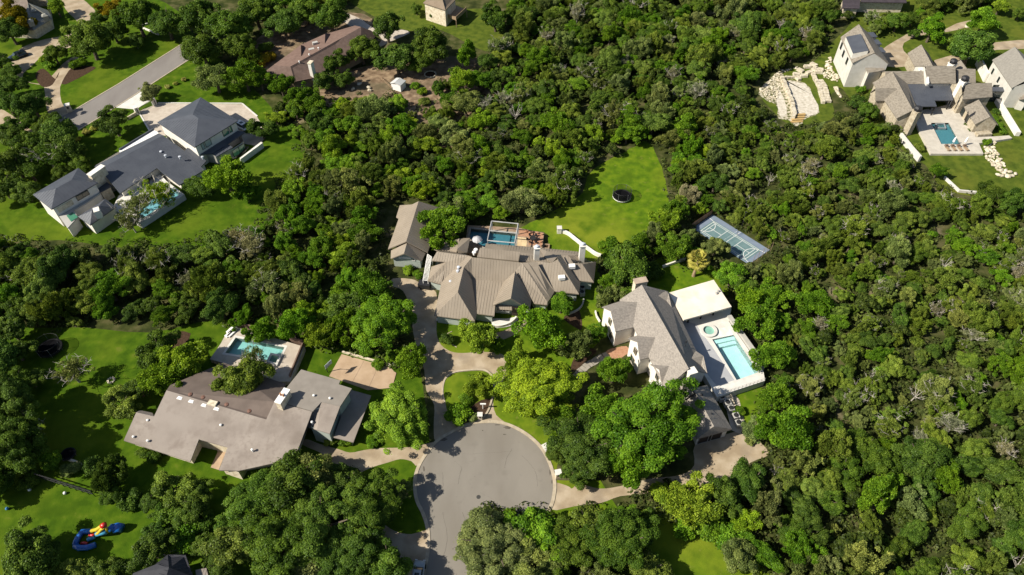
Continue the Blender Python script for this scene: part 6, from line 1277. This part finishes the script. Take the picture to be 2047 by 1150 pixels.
for it in range(30000):
    x = rs.uniform(-230, 260); y = rs.uniform(30, 300)
    px, py, dd = proj(x, y, 3.0)
    if not (-420 < px < 2480 and -130 < py < 1420): continue
    z, k, tn, R = zone_pick(px, py)
    if rs.random() < .22: R *= 1.3
    if it > 9000: R *= .75
    if it > 19000: R *= .68
    px, py, dd = proj(x, y, R*.95); rp = R*FPX/dd
    if clear_hit(px, py, rp): continue
    if near(x, y, R, .5): continue
    put(x, y, R)
    if px < -rp*.6 or px > PW+rp*.6 or py < -rp*.6 or py > PH+rp*.5: FAR.append((x, y, R, tn)); continue
    if R < 1.7 and k in ('oak','elm'): k = 'shrub'
    nm = kname(k, tn)
    if counts.get(nm, 0) + sum(1 for t in TREES if t['manual'] and kname(t['kind'], t['tone']) == nm) >= 295:
        FAR.append((x, y, R, tn)); continue
    counts[nm] = counts.get(nm, 0) + 1
    plant(x, y, R, k, tn, rs.uniform(.72, 1.12), px, py, False); TREES[-1]['zone'] = z
print('TREES', len(TREES), counts, 'FAR', len(FAR))
# the wood beyond the picture's edges, one mass
LP = [crown_pts(nclump=22, cr=.28, nleaf=48, leaf=.15, b=.75, zc=.95) for _ in range(3)]
vs_, fs_, as_ = [], [], []; off = 0
for x, y, R, tn in FAR:
    p, n, s, v = LP[rs.randrange(3)]; q = p*R + np.array([x, y, 0]); V, F, A = leaf_quads(q, n, s*R, v); vs_.append(V); fs_.append(F+off); as_.append(A); off += len(V)
if FAR:
    o = bpy.data.objects.new('far_woodland', raw_mesh('far_woodland', np.concatenate(vs_), np.concatenate(fs_), [LEAF], np.concatenate(as_))); col.objects.link(o); o.color = (.050,.075,.012,1); tag(o, 'dense green woodland stretching away around the edges', 'woodland', kind='stuff')
# low growth on the woodland floor
cp = []
while len(cp) < 4200:
    px, py = rs.uniform(-30,2080), rs.uniform(-30,1180)
    if any(inpoly(px, py, c) for c in CLEAR): continue
    q = P(px, py, 0); cp.append((q.x, q.y, rs.uniform(.6,1.9)))
cp = np.array(cp); N = 30; base = np.repeat(cp, N, 0); q = unit(rng.normal(size=(len(base),3))); q[:,2] = np.abs(q[:,2])
pos = np.stack([base[:,0]+q[:,0]*base[:,2], base[:,1]+q[:,1]*base[:,2], .05+q[:,2]*base[:,2]*.7], 1)
V, F, A = leaf_quads(pos, unit(q+np.array([0,0,.6])+rng.normal(size=q.shape)*.5), rng.uniform(.2,.45,len(pos)), rng.random(len(pos)))
o = bpy.data.objects.new('undergrowth', raw_mesh('undergrowth', V, F, [LEAF], A)); col.objects.link(o); o.color = (.060,.082,.018,1); tag(o, 'low green undergrowth covering the woodland floor', 'undergrowth', kind='stuff')
# ------------------------------------------------------------------ labels that single each tree out
MARKS = [((968,960),'the turning circle'),((1010,570),'the tan metal roof house'),((1320,690),'the white stucco house'),((1470,700),'the turquoise pool'),((430,850),'the taupe shingle house'),((520,700),'the green blue pool'),((730,735),'the small basketball court'),((280,340),'the modern dark roofed house'),((250,150),'the upper left street'),((620,110),'the red brown roofed house'),((1245,390),'the sunny lawn trampoline'),((1462,478),'the sport court'),((1395,520),'the palm tree'),((1600,190),'the gravel pad'),((1850,170),'the stone house'),((1890,270),'the courtyard pool'),((195,1068),'the inflatable slide'),((103,697),'the shaded trampoline'),((815,470),'the detached garage'),((985,465),'the pergola'),((793,165),'the garden shed'),((340,1130),'the charcoal roofed house'),((935,790),'the driveway island'),((880,10),'the cream house'),((1750,5),'the lodge roof'),((1430,1110),'the lower lawn'),((40,30),'the slate house')]
ORD = ['nearest','second nearest','third nearest','fourth nearest','fifth nearest','sixth nearest','seventh nearest','eighth nearest','ninth nearest','tenth nearest','eleventh nearest','twelfth nearest']
gr = {}
for t in TREES:
    b = min(MARKS, key=lambda m: (m[0][0]-t['px'])**2 + (m[0][1]-t['py'])**2); dx, dy = t['px']-b[0][0], t['py']-b[0][1]; t['d'] = math.hypot(dx, dy)
    t['rel'] = ('right of' if dx > 0 else 'left of') if abs(dx) > abs(dy) else ('in front of' if dy > 0 else 'behind'); t['mark'] = b[1]
    sz = ('large ' if t['R'] > 6.5 else 'small ' if t['R'] < 2.2 and t['kind'] != 'shrub' else ''); t['w'] = sz + (TONE[t['tone']] + ' ' if t['kind'] != 'dead' else 'bleached ') + ('ball shrub' if t['root'].name.startswith('ball') else {'cedar_tree':'cedar','live_oak_tree':'oak','ash_tree':'ash tree'}.get(kname(t['kind'],t['tone']), WORD[t['kind']]))
    gr.setdefault((t['w'], t['rel'], t['mark']), []).append(t)
ZN = {'right':'on the wooded right slope','top':'in the woods along the top','middle':'in the woods between the houses','left':'in the woods at the left','bottom':'in the woods at the lower right'}
for (w_, rel, mk_), l in gr.items():
    l.sort(key=lambda t: t['d'])
    for i, t in enumerate(l):
        if i < len(ORD):
            t['root']['label'] = f"{w_} {rel} {mk_}" + ('' if len(l) == 1 else f", the {ORD[i]} one"); t['root']['group'] = 'garden shrubs' if t['kind'] == 'shrub' else 'trees around the houses'
        else:
            zn = ZN.get(t.get('zone'), 'among the houses'); t['root']['label'] = f"{t['w']} {zn}, away from the houses"; t['root']['group'] = f"{t['w']} {zn}"
